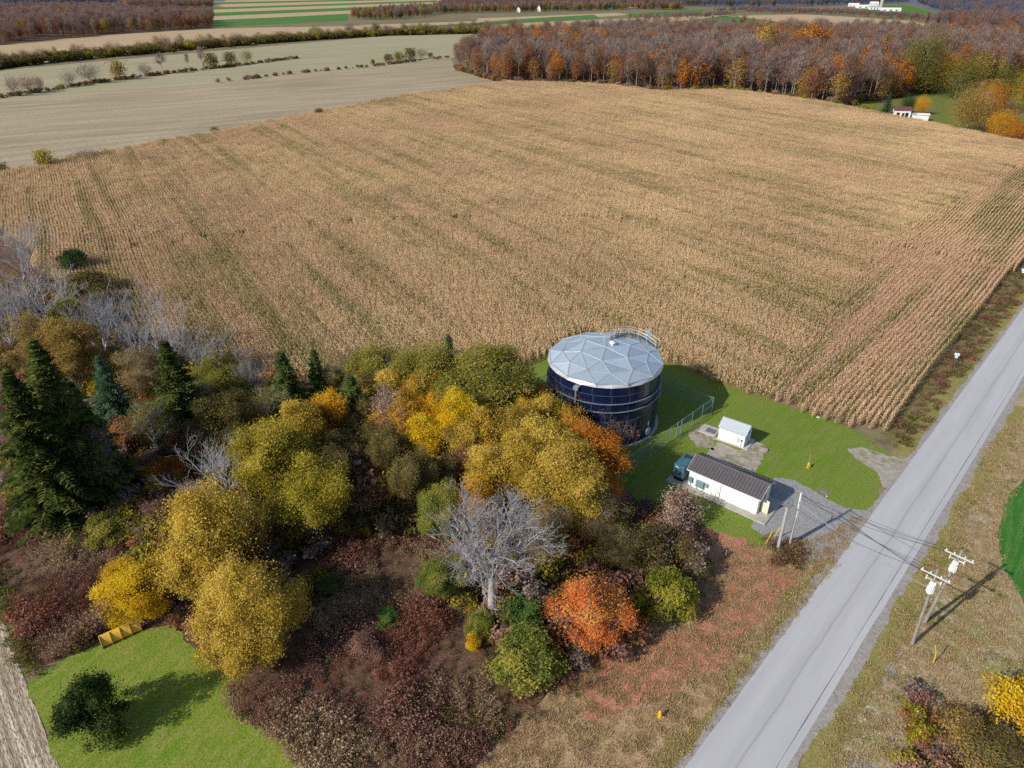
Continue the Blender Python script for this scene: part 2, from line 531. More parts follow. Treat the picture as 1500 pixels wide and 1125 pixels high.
sheet('ditch', gp([(1290, 634), (1320, 672), (1345, 640), (1520, 428), (1700, 200), (1700, 143), (1500, 371), (1400, 501)]), .006, G_DITCH, 1, .3)
verge_near = gp([(1268, 752), (1215, 838), (985, 1125), (930, 1200), (640, 1240), (690, 1140), (760, 1060), (850, 980), (940, 930), (1010, 858), (1070, 800), (1135, 800), (1210, 780)])
sheet('verge', verge_near, .010, G_VERGE, .8, .5)
litter_poly = gp([(830, 985), (920, 915), (1000, 925), (1070, 850), (1030, 800), (1060, 780), (1130, 815), (1180, 835), (1130, 900), (1060, 975), (960, 1030), (850, 1050)])
sheet('leaf_litter', litter_poly, .014, G_LITTER, .5, .9, seed=5)
grass_bl = gp([(40, 1003), (110, 958), (200, 925), (250, 915), (300, 960), (335, 990), (345, 1045), (425, 1082), (480, 1180), (120, 1200), (70, 1090)])
sheet('mown_lawn', grass_bl, .012, G_LAWN2, .6, .35)
sheet('harvested_plot', gp([(-300, 760), (0, 890), (40, 1003), (95, 1150), (60, 1300), (-500, 1300)]), .010, G_PLOT, .6, .12)
verge_r = gp([(1345, 640 + 50), (1500, 500), (1700, 260), (2300, 300), (2300, 1300), (930, 1350), (1170, 1125), (1300, 905)])
sheet('right_verge', verge_r, .002, G_VERGER, 3, .3)
wheat_poly = gp([(1560, 655), (1500, 700), (1477, 730), (1462, 770), (1464, 810), (1480, 850), (1500, 885), (1540, 930), (2100, 900), (2000, 600)])
sheet('wheat_field', wheat_poly, .010, G_WHEAT, .7, .3)

# gravel, road
sheet('gravel_drive', gp([(1100, 772), (1126, 728), (1134, 700), (1165, 704), (1240, 745), (1290, 752), (1235, 838), (1205, 825), (1190, 828), (1150, 805), (1128, 794)]), .016, G_GRAVEL, .4, .25, seed=3)
sheet('gravel_patch', gp([(1030, 690), (1035, 668), (1052, 648), (1085, 660), (1103, 646), (1122, 653), (1118, 668), (1108, 690), (1100, 708), (1060, 690)]), .016, G_SANDG, .4, .4, seed=4)
sheet('worn_gravel', gp([(1240, 657), (1262, 655), (1300, 668), (1335, 672), (1320, 705), (1295, 715), (1285, 692), (1258, 676)]), .016, G_SANDG, .4, .35, seed=6)
sheet('worn_ground', gp([(1008, 637), (1030, 622), (1052, 640), (1046, 660), (1020, 655)]), .016, G_SANDG, .4, .5, seed=8)
sheet('gravel_turnout', gp([(1400, 735), (1418, 742), (1440, 770), (1425, 790), (1398, 770), (1380, 775)]), .012, G_SANDG, .4, .5, seed=9)
sheet('gravel_spot', gp([(1288, 960), (1308, 960), (1316, 985), (1304, 1004), (1284, 990), (1266, 1000), (1262, 985)]), .012, G_SHOULD, .25, .3, seed=10)
sheet('gravel_spot', gp([(1240, 1110), (1275, 1112), (1290, 1135), (1250, 1150), (1225, 1130)]), .012, G_SHOULD, .25, .3, seed=11)

RD = R_(46.0)
rc = (at(1078, 1125) + at(1363, 700)) / 2            # a point on the road's middle line
rd = Vector((math.cos(RD), math.sin(RD), 0))
_a, _b = at(1078, 1125), at(1363, 700)
RD = math.atan2(_b.y - _a.y, _b.x - _a.x)
rd = Vector((math.cos(RD), math.sin(RD), 0)); rn = Vector((-rd.y, rd.x, 0))
m, nt, out = newmat('worn_asphalt')
co = objco(nt)
sx = nd(nt, 'ShaderNodeSeparateXYZ'); nt.links.new(co, sx.inputs[0])
wob = remap(nt, noise(nt, mapped(nt, co, 0, (.12, .12, .12)), 1, 3), .2, .8, -.25, .25)
yy = math_(nt, 'ADD', sx.outputs['Y'], wob)
col = mixc(nt, remap(nt, noise(nt, mapped(nt, co, 0, (.05, .8, 1)), 1.1, 4), .35, .65), (.47, .475, .50), (.41, .415, .44))
col = mixc(nt, remap(nt, noise(nt, mapped(nt, co, 0, (.02, 1.2, 1)), .9, 3), .5, .7, 0, .4), col, (.53, .535, .56))
trk = math_(nt, 'ABSOLUTE', math_(nt, 'SUBTRACT', math_(nt, 'ABSOLUTE', sx.outputs['Y']), 1.6))
col = mixc(nt, remap(nt, trk, .2, .9, .35, 0), col, (.47, .475, .50))
cl = math_(nt, 'ABSOLUTE', yy)
col = mixc(nt, remap(nt, cl, .02, .16, .42, 0), col, (.2, .2, .22))
col = mixc(nt, remap(nt, cl, .1, .9, .22, 0), col, (.3, .3, .32))
col = mixc(nt, remap(nt, noise(nt, co, 14, 3, .7), .42, .7, 0, .5), col, (.29, .29, .31))
col = mixc(nt, remap(nt, noise(nt, mapped(nt, co, .5, (1, .3, 1)), 1.3, 2, .3), .80, .82, 0, .35), col, (.18, .18, .19))
principled(nt, out, col, .9, 0, noise(nt, co, 20, 2), .3, .02, .2)
ASPHALT = m


def strip(name, y0, y1, z, m, x0=-160, x1=520, amp0=.0, amp1=0., step=1.2, seed=0):
    rg = random.Random(seed)
    n = int((x1 - x0) / step)
    vs, fs = [], []
    j0 = j1 = 0
    for i in range(n + 1):
        j0 = .6 * j0 + rg.uniform(-amp0, amp0); j1 = .6 * j1 + rg.uniform(-amp1, amp1)
        vs += [(x0 + i * step, y0 + j0, 0), (x0 + i * step, y1 + j1, 0)]
    for i in range(n): fs.append((2 * i, 2 * i + 2, 2 * i + 3, 2 * i + 1))
    me = bpy.data.meshes.new(name); me.from_pydata(vs, [], fs); me.materials.append(m)
    o = link(name, me); o.location = (rc.x, rc.y, z); o.rotation_euler = (0, 0, RD)
    return tag(o, kind='structure')


strip('road_shoulder', -4.25, 4.0, .020, G_SHOULD, amp0=.25, amp1=.22, step=.7)
strip('road', -3.28, 3.28, .030, ASPHALT, amp0=.03, amp1=.03)
SEAM = mat('dark_joint', (.10, .10, .115), None, 2, .9)
strip('road_edge_joint', -2.62, -2.57, .034, SEAM, amp0=.015, amp1=.015)
G_GSTRIP = ground_mat('roadside_grass', [(.21, .21, .05), (.30, .25, .09), (.34, .27, .13), (.12, .12, .03)], .2, 1.0, 6, bstr=.8, bdist=.08)
strip('roadside_grass', 3.6, 6.2, .013, G_GSTRIP, x0=25, amp0=.2, amp1=.4, step=.7, seed=3)
strip('roadside_grass', 3.6, 5.2, .018, G_GSTRIP, x0=-60, x1=4, amp0=.2, amp1=.6, step=.7, seed=4)
strip('roadside_grass', -6.4, -3.9, .014, G_GSTRIP, x0=-60, x1=60, amp0=.5, amp1=.3, step=.7, seed=5)
# ------------------------------------------------------------------ plant meshes
def quads_from(C, N, T, hx, hy):
    """leaf quads: centres C, normals N, tangents T (M,3), half sizes"""
    N = N / np.maximum(np.linalg.norm(N, axis=1, keepdims=True), 1e-6)
    T = T - N * (T * N).sum(1, keepdims=True)
    T = T / np.maximum(np.linalg.norm(T, axis=1, keepdims=True), 1e-6)
    B = np.cross(N, T)
    hx = np.broadcast_to(np.asarray(hx, float).reshape(-1, 1), (len(C), 1))
    hy = np.broadcast_to(np.asarray(hy, float).reshape(-1, 1), (len(C), 1))
    V = np.stack([C - T * hx - B * hy * .55, C + T * hx * .25 - B * hy, C + T * hx + B * hy * .45, C - T * hx * .35 + B * hy], 1).reshape(-1, 3)
    F = np.arange(len(V)).reshape(-1, 4)
    return V, F


class Wood:
    """tapered limbs as thin tubes"""
    def __init__(s): s.V = []; s.F = []; s.n = 0; s.var = []

    def limb(s, pts, r0, r1, n=4):
        pts = [np.asarray(p, float) for p in pts]
        K = len(pts)
        d = pts[-1] - pts[0]
        d = d / max(np.linalg.norm(d), 1e-6)
        a = np.cross(d, (0, 0, 1.)) if abs(d[2]) < .9 else np.cross(d, (1., 0, 0))
        a /= np.linalg.norm(a); b = np.cross(d, a)
        for k, p in enumerate(pts):
            r = r0 + (r1 - r0) * k / (K - 1)
            for i in range(n):
                t = 2 * math.pi * i / n
                s.V.append(p + (a * math.cos(t) + b * math.sin(t)) * r)
        for k in range(K - 1):
            for i in range(n):
                j = (i + 1) % n
                s.F.append((s.n + k * n + i, s.n + k * n + j, s.n + k * n + n + j, s.n + k * n + n + i))
                s.var.append(.5)
        s.n += K * n

    def arrays(s): return np.array(s.V).reshape(-1, 3), np.array(s.F, int).reshape(-1, 4)

    def mesh(s, name, m):
        V, F = s.arrays()
        return np_mesh(name, V, [F], [m], np.full(len(F), .5))


def bend(a, b, k, sag, rg):
    """curved line from a to b"""
    a = np.asarray(a, float); b = np.asarray(b, float)
    L = np.linalg.norm(b - a)
    j = (rg.random(3) - .5) * L * .25
    j[2] += sag * L
    return [a + (b - a) * t + j * math.sin(math.pi * t) for t in np.linspace(0, 1, k)]


def gen_leafy(seed, H, R, base=.2, clumps=60, leaves=27540, leaf=0.096, flat=.8, fill=.55, twigs=5, egg=.0, crad=.3, stems=1, gap=0.0, sub=11):
    """returns trunk Wood, twig Wood, leaf arrays"""
    rg = np.random.default_rng(seed)
    tr, tw = Wood(), Wood()
    zc = H * (1 + base) / 2; rz = H * (1 - base) / 2
    ns = sub
    sd = rg.normal(size=(ns, 3)); sd /= np.linalg.norm(sd, axis=1, keepdims=True)
    sa = np.arange(ns) * 2.4 + rg.random(ns) * .9                 # spread the lobes round the stem
    el = np.clip(rg.normal(size=ns) * .55, -.95, .95)
    sd = np.stack([np.cos(sa) * np.sqrt(1 - el ** 2), np.sin(sa) * np.sqrt(1 - el ** 2), el], 1)
    sr = .25 + .25 * rg.random(ns)
    so_ = sd * (1.02 - sr * .95)[:, None]
    so_[0] = (0, 0, .42); sr[0] = .50
    pk_ = rg.choice(ns, clumps, p=sr ** 2 / (sr ** 2).sum())
    d = rg.normal(size=(clumps, 3)); d /= np.linalg.norm(d, axis=1, keepdims=True)
    rad = fill + (1 - fill) * rg.random(clumps) ** .6
    U = so_[pk_] + d * (rad * sr[pk_])[:, None]
    rr = R * (1 - egg * U[:, 2])
    C = np.stack([U[:, 0] * rr, U[:, 1] * rr, zc + U[:, 2] * rz], 1)
    C[:, 2] = np.clip(C[:, 2], .25, H)
    cr = R * crad * (.45 + 1.1 * rg.random(clumps) ** 1.3)
    if gap > 0:
        keep = rg.random(clumps) > gap
        C, cr = C[keep], cr[keep]
    for s in range(stems):
        off = (rg.random(2) - .5) * (R * .5 if stems > 1 else 0)
        top = np.array([off[0] * 2 + (rg.random() - .5) * R * .3, off[1] * 2 + (rg.random() - .5) * R * .3, H * .82])
        tp = bend((off[0] * .4, off[1] * .4, 0), top, 6, 0, rg)
        tr.limb(tp, max(.08, H * .017), .04, 6)
    for k in range(len(C)):
        zb = max(H * .12, C[k, 2] - np.linalg.norm(C[k, :2]) * .9 - .05 * H)
        t = min(.95, zb / (H * .82))
        i = min(4, int(t * 5)); f = t * 5 - i
        p = tp[i] * (1 - f) + tp[i + 1] * f
        tr.limb(bend(p, C[k], 4, .08, rg), max(.03, H * .006), .02, 4)
        for _ in range(twigs):
            e = C[k] + np.clip(rg.normal(size=3), -1.3, 1.3) * cr[k] * .55
            tw.limb([C[k] * .8 + p * .2 * 1, (C[k] + e) / 2 + rg.normal(size=3) * .08, e], .022, .012, 3)
    wgt = cr ** 2; wgt /= wgt.sum()
    ci = rg.choice(len(C), leaves, p=wgt)
    o = rg.normal(size=(leaves, 3)); o /= np.linalg.norm(o, axis=1, keepdims=True)
    o *= (rg.random(leaves) ** .45)[:, None] * cr[ci][:, None]
    o[:, 2] *= flat
    P = C[ci] + o * 1.12 + rg.normal(size=(leaves, 3)) * R * .05
    fz = rg.random(leaves) < .10                     # stray sprays between the clumps
    u = rg.normal(size=(leaves, 3)); u /= np.linalg.norm(u, axis=1, keepdims=True)
    u *= (.5 + .66 * rg.random(leaves) ** 1.2)[:, None]
    P[fz] = np.stack([u[:, 0] * R * .92, u[:, 1] * R * .92, zc + u[:, 2] * rz * .92], 1)[fz]
    P[:, 2] = np.maximum(P[:, 2], .1)
    outw = P - np.array([0, 0, zc]); outw /= np.maximum(np.linalg.norm(outw, axis=1, keepdims=True), 1e-3)
    N = outw * .55 + rg.normal(size=(leaves, 3)) * .55 + np.array([0, 0, .35])
    T = rg.normal(size=(leaves, 3)) + np.array([0, 0, -.4])
    sz = leaf * (.45 + 1.15 * rg.random(leaves) ** 1.4)
    V, F = quads_from(P, N, T, sz, sz * .72)
    cv = rg.random(len(C))
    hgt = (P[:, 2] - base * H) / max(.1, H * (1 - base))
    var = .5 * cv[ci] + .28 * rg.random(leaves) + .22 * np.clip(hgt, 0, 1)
    return tr, tw, V, F, var


def leafy_meshes(name, bark, twig, **kw):
    """(trunk mesh, crown mesh); the crown mesh holds leaves (slot 0) and fine twigs (slot 1)"""
    tr, tw, V, F, var = gen_leafy(**kw)
    tm = tr.mesh(name + '_trunk', bark)
    V2, F2 = tw.arrays()
    if len(F2):
        VV = np.concatenate([V, V2]); FF = np.concatenate([F, F2 + len(V)])
        vr = np.concatenate([var, np.full(len(F2), .5)]); mi = np.concatenate([np.zeros(len(F), int), np.ones(len(F2), int)])
    else: VV, FF, vr, mi = V, F, var, np.zeros(len(F), int)
    cm = np_mesh(name + '_crown', VV, [FF], [bark, twig], vr, mi)
    return tm, cm


def gen_bare(seed, H, R, fork=.25, main=6, lv=4, kids=(5, 5, 4), spread=.55, r0=None, up=.35, leafn=0, leaf=.14):
    rg = np.random.default_rng(seed)
    tr, tw = Wood(), Wood()
    r0 = r0 or H * .017
    tips = []

    def grow(p, d, L, r, level):
        d = d / np.linalg.norm(d)
        K = 5 if level < 2 else 4
        pts = [p]
        dd = d.copy()
        for k in range(K - 1):
            dd = dd + rg.normal(size=3) * .13 + np.array([0, 0, up * .16])
            dd /= np.linalg.norm(dd)
            pts.append(pts[-1] + dd * L / (K - 1))
        rend = max(.010, r * .42)
        (tr if level <= 1 else tw).limb(pts, max(.012, r), rend, 5 if level <= 1 else 3)
        if level >= lv:
            tips.append(pts[-1]); tips.append(pts[-2]); return
        nk = kids[min(level - 1, len(kids) - 1)] if level else main
        for k in range(nk):
            t = .25 + .75 * (k + rg.random()) / nk
            i = min(K - 2, int(t * (K - 1))); f = t * (K - 1) - i
            q = pts[i] * (1 - f) + pts[min(K - 1, i + 1)] * f
            ax = rg.normal(size=3); ax -= dd * ax.dot(dd); ax /= np.linalg.norm(ax)
            nd_ = dd * (1 - spread * .55) + ax * spread * (.7 + .6 * rg.random()) + np.array([0, 0, up * .5])
            grow(q, nd_, L * (.42 + .26 * rg.random()) * (1.15 - .35 * t), max(.012, r * (.62 - .2 * t)), level + 1)

    th = H * fork
    tp = bend((0, 0, 0), ((rg.random() - .5) * .6, (rg.random() - .5) * .6, th), 4, 0, rg)
    tr.limb(tp, r0 * 1.25, r0 * .9, 7)
    for k in range(main):
        a = 2 * math.pi * (k + rg.random() * .7) / main
        o = .25 + .75 * rg.random()
        d = np.array([math.cos(a) * R / H * 1.5 * o, math.sin(a) * R / H * 1.5 * o, .9])
        grow(np.array(tp[-1]) * (.8 + .2 * rg.random()), d, (H - th) * (.62 + .25 * rg.random()), r0 * (.36 + .2 * rg.random()), 1)
    P = np.array(tips)
    if leafn:
        i = rg.integers(0, len(P), leafn)
        Q = P[i] + rg.normal(size=(leafn, 3)) * .18
        s = leaf * (.6 + .8 * rg.random(leafn))
        V, F = quads_from(Q, rg.normal(size=(leafn, 3)) + np.array([0, 0, .4]), rg.normal(size=(leafn, 3)), s, s * .7)
        return tr, tw, V, F, rg.random(leafn)
    return tr, tw, None, None, None


def bare_meshes(name, bark, twig, **kw):
    tr, tw, V, F, var = gen_bare(**kw)
    tm = tr.mesh(name + '_trunk', bark)
    V2, F2 = tw.arrays()
    if V is not None:
        VV = np.concatenate([V, V2]); FF = np.concatenate([F, F2 + len(V)])
        cm = np_mesh(name + '_crown', VV, [FF], [twig, twig], np.concatenate([var, np.full(len(F2), .5)]),
                     np.concatenate([np.zeros(len(F), int), np.ones(len(F2), int)]))
    else:
        cm = np_mesh(name + '_crown', V2, [F2], [twig, twig], np.full(len(F2), .5), np.ones(len(F2), int))
    return tm, cm


def gen_spruce(seed, H, R, base=.06, dens=1.0, droop=.5, spray=.42):
    rg = np.random.default_rng(seed)
    tr = Wood()
    tr.limb([(0, 0, 0), (0, 0, H * .5), (0, 0, H)], max(.1, H * .014), .02, 6)
    C, N, T, HX, HY, var = [], [], [], [], [], []
    z = H * base
    while z < H * .985:
        f = (z / H - base) / (1 - base)
        L0 = R * (1 - f) ** .9 * (1.0 if f > .12 else .8) + .15
        nb = max(4, int(8 * dens))
        ph = rg.random() * 6.28
        for k in range(nb):
            a = ph + 2 * math.pi * (k + rg.uniform(-.3, .3)) / nb
            L = L0 * rg.uniform(.48, 1.18)
            dr = droop * rg.uniform(.6, 1.3) * (1 - .7 * f)
            dx, dy = math.cos(a), math.sin(a)
            pts = []
            ns = max(3, int(L / .38))
            bv = rg.random()
            for s in range(ns + 1):
                t = s / ns
                zz = z + .12 * L * (1 - f) - dr * L * (t ** 1.3) * .8 + .22 * L * max(0, t - .6) * (1.2 * dr)
                pts.append(np.array([dx * L * t, dy * L * t, zz]))
            tr.limb([pts[0], pts[ns // 2], pts[-1]], .035, .012, 3)
            for s in range(1, ns + 1):
                p = pts[s]; d = pts[s] - pts[s - 1]; d /= max(np.linalg.norm(d), 1e-6)
                side = np.array([-dy, dx, 0.])
                w = spray * (1.1 - .5 * s / ns) * min(1.3, .5 + L / 3)
                for sg in (-1, 1):
                    T.append(d * .75 + side * sg + np.array([0, 0, -.3 * droop]))
                    C.append(p + (d * .3 + side * sg * .8 + np.array([0, 0, -.14])) * w * .8)
                    N.append(np.array([0, 0, 1.]) + side * sg * .35 + rg.normal(size=3) * .22)
                    HX.append(w * .95); HY.append(w * .34); var.append(.5 * bv + .5 * rg.random())
                if droop > .3:
                    C.append(p + np.array([0, 0, -w * .5])); T.append(np.array([0, 0, -1.]) + rg.normal(size=3) * .2)
                    N.append(np.array([dx, dy, .2]) + rg.normal(size=3) * .4); HX.append(w * .7); HY.append(w * .26); var.append(.3 * bv + .4 * rg.random())
                C.append(p + d * w * .3); T.append(d); N.append(np.array([0, 0, 1.]) + rg.normal(size=3) * .2); HX.append(w * .7); HY.append(w * .3); var.append(.4 + .5 * rg.random())
        z += max(.26, .56 * (1 - .55 * f)) * (H / 16) ** .35 * rg.uniform(.8, 1.25)
    V, F = quads_from(np.array(C), np.array(N), np.array(T), np.array(HX), np.array(HY))
    return tr, V, F, np.array(var)


def spruce_meshes(name, bark, leafm, **kw):
    tr, V, F, var = gen_spruce(**kw)
    return tr.mesh(name + '_trunk', bark), np_mesh(name + '_crown', V, [F], [leafm, leafm], var, np.zeros(len(F), int))


# foliage palettes, dark to light
LM = {
    'gold': leaf_mat('gold_leaves', [(.12, .095, .014), (.27, .20, .032), (.43, .305, .05), (.54, .40, .09)]),
    'goldolive': leaf_mat('gold_olive_leaves', [(.11, .085, .014), (.25, .18, .03), (.40, .28, .05), (.48, .36, .08)]),
    'olive': leaf_mat('olive_leaves', [(.07, .075, .014), (.15, .15, .03), (.24, .22, .05), (.33, .27, .07)]),
    'olivegold': leaf_mat('olive_gold_leaves', [(.06, .062, .008), (.16, .145, .018), (.29, .24, .03), (.42, .34, .06)]),
    'yellow': leaf_mat('yellow_leaves', [(.20, .12, .008), (.44, .27, .012), (.60, .40, .02), (.66, .46, .04)]),
    'orangeyellow': leaf_mat('orange_yellow_leaves', [(.16, .07, .01), (.42, .19, .015), (.58, .32, .02), (.62, .40, .05)]),
    'orange': leaf_mat('orange_leaves', [(.13, .05, .015), (.33, .12, .02), (.50, .20, .03), (.52, .27, .05)]),
    'scarlet': leaf_mat('scarlet_orange_leaves', [(.26, .07, .035), (.52, .14, .045), (.64, .24, .06), (.62, .36, .10)]),
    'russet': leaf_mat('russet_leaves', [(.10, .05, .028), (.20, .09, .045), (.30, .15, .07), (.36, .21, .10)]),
    'rust': leaf_mat('rust_far_leaves', [(.12, .05, .028), (.20, .085, .045), (.27, .12, .06), (.30, .16, .09)]),
    'pink': leaf_mat('pink_tan_leaves', [(.16, .10, .07), (.30, .20, .15), (.44, .32, .25), (.46, .36, .22)]),
    'browngold': leaf_mat('brown_gold_leaves', [(.11, .075, .025), (.22, .15, .045), (.34, .23, .07), (.36, .26, .09)]),
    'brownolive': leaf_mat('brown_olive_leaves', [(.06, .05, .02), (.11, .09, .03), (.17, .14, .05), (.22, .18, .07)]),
    'mauve': leaf_mat('mauve_brown_seedheads', [(.08, .042, .033), (.19, .10, .078), (.31, .18, .135), (.44, .29, .22)]),
    'green': leaf_mat('green_leaves', [(.025, .06, .014), (.05, .105, .022), (.085, .155, .035), (.14, .20, .05)]),
    'greenyellow': leaf_mat('green_yellow_leaves', [(.05, .08, .016), (.11, .145, .03), (.21, .22, .045), (.35, .29, .06)]),
    'lime': leaf_mat('lime_leaves', [(.07, .09, .014), (.14, .155, .025), (.25, .24, .035), (.38, .31, .05)]),
    'darkgreen': leaf_mat('dark_green_leaves', [(.016, .035, .012), (.030, .06, .018), (.05, .085, .025), (.08, .12, .035)]),
    'spruce': leaf_mat('spruce_needles', [(.010, .018, .006), (.028, .042, .010), (.075, .09, .02), (.14, .15, .04)], .15),
    'spruce2': leaf_mat('dark_spruce_needles', [(.009, .018, .007), (.024, .042, .012), (.06, .082, .022), (.11, .13, .04)], .15),
    'blue': leaf_mat('blue_spruce_needles', [(.012, .032, .02), (.026, .062, .036), (.05, .095, .05), (.085, .14, .08)], .15),
    'redbrush': leaf_mat('red_brown_weeds', [(.11, .045, .032), (.20, .085, .06), (.29, .13, .09), (.36, .19, .13)]),
    'tanbrush': leaf_mat('tan_dead_weeds', [(.18, .12, .075), (.30, .21, .13), (.40, .29, .19), (.46, .36, .25)]),
    'vine': leaf_mat('dead_vines', [(.08, .055, .045), (.15, .11, .095), (.23, .175, .155), (.29, .23, .20)]),
    'greytwig': leaf_mat('grey_far_twigs', [(.11, .08, .065), (.18, .135, .115), (.25, .195, .17), (.32, .265, .24)]),
    'browntwig': leaf_mat('brown_far_twigs', [(.10, .06, .045), (.16, .095, .07), (.22, .135, .10), (.27, .18, .14)]),
    'purpletwig': leaf_mat('purple_far_twigs', [(.11, .07, .065), (.165, .105, .10), (.215, .145, .135), (.25, .185, .175)]),
    'drygrass': leaf_mat('dry_grass_blades', [(.24, .17, .09), (.33, .24, .13), (.42, .32, .18), (.48, .38, .24)]),
    'weed': leaf_mat('green_weeds', [(.06, .08, .015), (.11, .13, .025), (.17, .18, .04), (.25, .22, .06)]),
}
MESH = {}


def V_(key, maker, *a, **k):
    MESH[key] = maker(key, *a, **k)


# leafy kinds (about 11 m tall, 4 m wide unless scaled), several shapes each
V_('round1', leafy_meshes, BARK, TWIG_MAUVE, seed=11, H=11, R=4.0, base=.1, clumps=120, leaves=83232, leaf=0.060, crad=.21, fill=.6)
V_('round2', leafy_meshes, BARK, TWIG_MAUVE, seed=12, H=11, R=4.0, base=.16, clumps=95, leaves=68544, leaf=0.066, crad=.23, egg=.12)
V_('round3', leafy_meshes, BARK, TWIG_MAUVE, seed=13, H=11, R=4.0, base=.22, clumps=80, leaves=53856, leaf=0.071, crad=.24, gap=.12)
V_('willow1', leafy_meshes, BARK, TWIG_MAUVE, seed=51, H=12, R=7, base=.03, clumps=170, leaves=95000, leaf=.088, crad=.15, fill=.5, sub=15, gap=.08, twigs=6)
V_('willow2', leafy_meshes, BARK, TWIG_MAUVE, seed=52, H=12, R=7, base=.0, clumps=150, leaves=85000, leaf=.088, crad=.16, fill=.5, sub=13, gap=.1, egg=.12, twigs=6)
V_('upright1', leafy_meshes, BARK_GREY, TWIG_MAUVE, seed=14, H=11, R=3.0, base=.18, clumps=80, leaves=46512, leaf=0.066, crad=.27, gap=.1)
V_('upright2', leafy_meshes, BARK, TWIG_MAUVE, seed=15, H=11, R=3.0, base=.08, clumps=70, leaves=41616, leaf=0.071, crad=.28, egg=.25, gap=.15)
V_('wispy1', leafy_meshes, BARK_GREY, TWIG_GREY, seed=16, H=11, R=4.0, base=.15, clumps=75, leaves=20563, leaf=0.054, crad=.3, twigs=16, gap=.05)
V_('wispy2', leafy_meshes, BARK_GREY, TWIG_MAUVE, seed=17, H=11, R=3.6, base=.1, clumps=70, leaves=27417, leaf=0.058, crad=.28, twigs=14, gap=.1)
V_('maple1', leafy_meshes, BARK_GREY, TWIG_GREY, seed=18, H=9, R=3.6, base=.08, clumps=110, leaves=34272, leaf=0.066, crad=.22, twigs=9, gap=.25, sub=14, stems=3)
V_('bush1', leafy_meshes, BARK, TWIG_MAUVE, seed=21, H=4, R=2.2, base=.0, clumps=50, leaves=15912, leaf=0.073, crad=.28, stems=4, twigs=3)
V_('bush2', leafy_meshes, BARK, TWIG_MAUVE, seed=22, H=4, R=2.4, base=.0, clumps=45, leaves=11016, leaf=0.073, crad=.3, stems=5, twigs=8, gap=.1)
V_('bush3', leafy_meshes, BARK, TWIG_MAUVE, seed=23, H=4, R=2.6, base=.0, clumps=45, leaves=7956, leaf=0.068, crad=.3, stems=5, twigs=14, gap=.05)
# bare kinds
V_('bare1', bare_meshes, BARK_GREY, TWIG_GREY, seed=31, H=12, R=5, fork=.12, main=8, lv=4, kids=(6, 5, 4), spread=.5, up=.45)
V_('bare2', bare_meshes, BARK_PALE, TWIG_GREY, seed=32, H=12, R=4.5, fork=.18, main=7, lv=4, kids=(6, 5, 4), spread=.42, up=.6)
V_('bare3', bare_meshes, BARK_GREY, TWIG_MAUVE, seed=33, H=10, R=4, fork=.1, main=8, lv=4, kids=(6, 5, 4), spread=.55, up=.4, leafn=500, leaf=.09)
V_('bare4', bare_meshes, BARK_GREY, TWIG_GREY, seed=38, H=16, R=6.5, fork=.40, main=7, lv=5, kids=(7, 6, 4, 3), spread=.62, r0=.34, up=.26, leafn=450, leaf=.10)
# conifers
V_('spruce1', spruce_meshes, BARK, LM['spruce'], seed=41, H=24, R=5.6, droop=.8, spray=.60)
V_('spruce2', spruce_meshes, BARK, LM['spruce'], seed=42, H=18, R=3.9, droop=.6, spray=.52, dens=.9)
V_('spruce3', spruce_meshes, BARK, LM['spruce2'], seed=43, H=13, R=2.6, droop=.4, spray=.46, dens=.8)
V_('spruce4', spruce_meshes, BARK, LM['blue'], seed=44, H=12, R=3.6, droop=.2, spray=.36, dens=1.1)
V_('pine1', leafy_meshes, BARK, BARK, seed=47, H=5, R=2.2, base=.0, clumps=85, leaves=26000, leaf=.055, crad=.22, stems=1, twigs=0, egg=.55, gap=.18, sub=13)
V_('vine1', leafy_meshes, BARK_GREY, TWIG_MAUVE, seed=46, H=11, R=2.2, base=.0, clumps=90, leaves=34272, leaf=0.088, crad=.34, twigs=12, egg=.2, flat=1.6)


def plant(name, loc, kind, pal, sx, sz, rz, label, cat, group=None, twig=None, bark=None):
    tm, cm = MESH[kind]
    rt = empty(name, loc, rz, label, cat, group)
    for nm, me in (('trunk', tm), ('crown', cm)):
        o = bpy.data.objects.new(nm, me); COL.objects.link(o)
        o.parent = rt; o.scale = (sx, sx, sz)
        if nm == 'crown':
            if pal:
                o.material_slots[0].link = 'OBJECT'; o.material_slots[0].material = LM[pal]
            if twig:
                o.material_slots[1].link = 'OBJECT'; o.material_slots[1].material = twig
        elif bark:
            o.material_slots[0].link = 'OBJECT'; o.material_slots[0].material = bark
    return rt


BASE = {'willow1': (12, 7., .03), 'willow2': (12, 7., 0), 'round1': (11, 4., .1), 'round2': (11, 4., .16), 'round3': (11, 4., .22), 'upright1': (11, 3., .18), 'upright2': (11, 3., .08),
        'wispy1': (11, 4., .15), 'wispy2': (11, 3.6, .1), 'maple1': (9, 3.6, .12), 'bush1': (4, 2.2, 0), 'bush2': (4, 2.4, 0), 'bush3': (4, 2.6, 0),
        'bare1': (12, 5., .2), 'bare2': (12, 4.5, .2), 'bare3': (10, 4., .15), 'bare4': (16, 6.5, .25),
        'pine1': (5, 2.2, 0), 'vine1': (11, 2.2, 0),
        'spruce1': (24, 5.6, 0), 'spruce2': (18, 3.9, 0), 'spruce3': (13, 2.6, 0), 'spruce4': (12, 3.6, 0)}
_rz = random.Random(3)


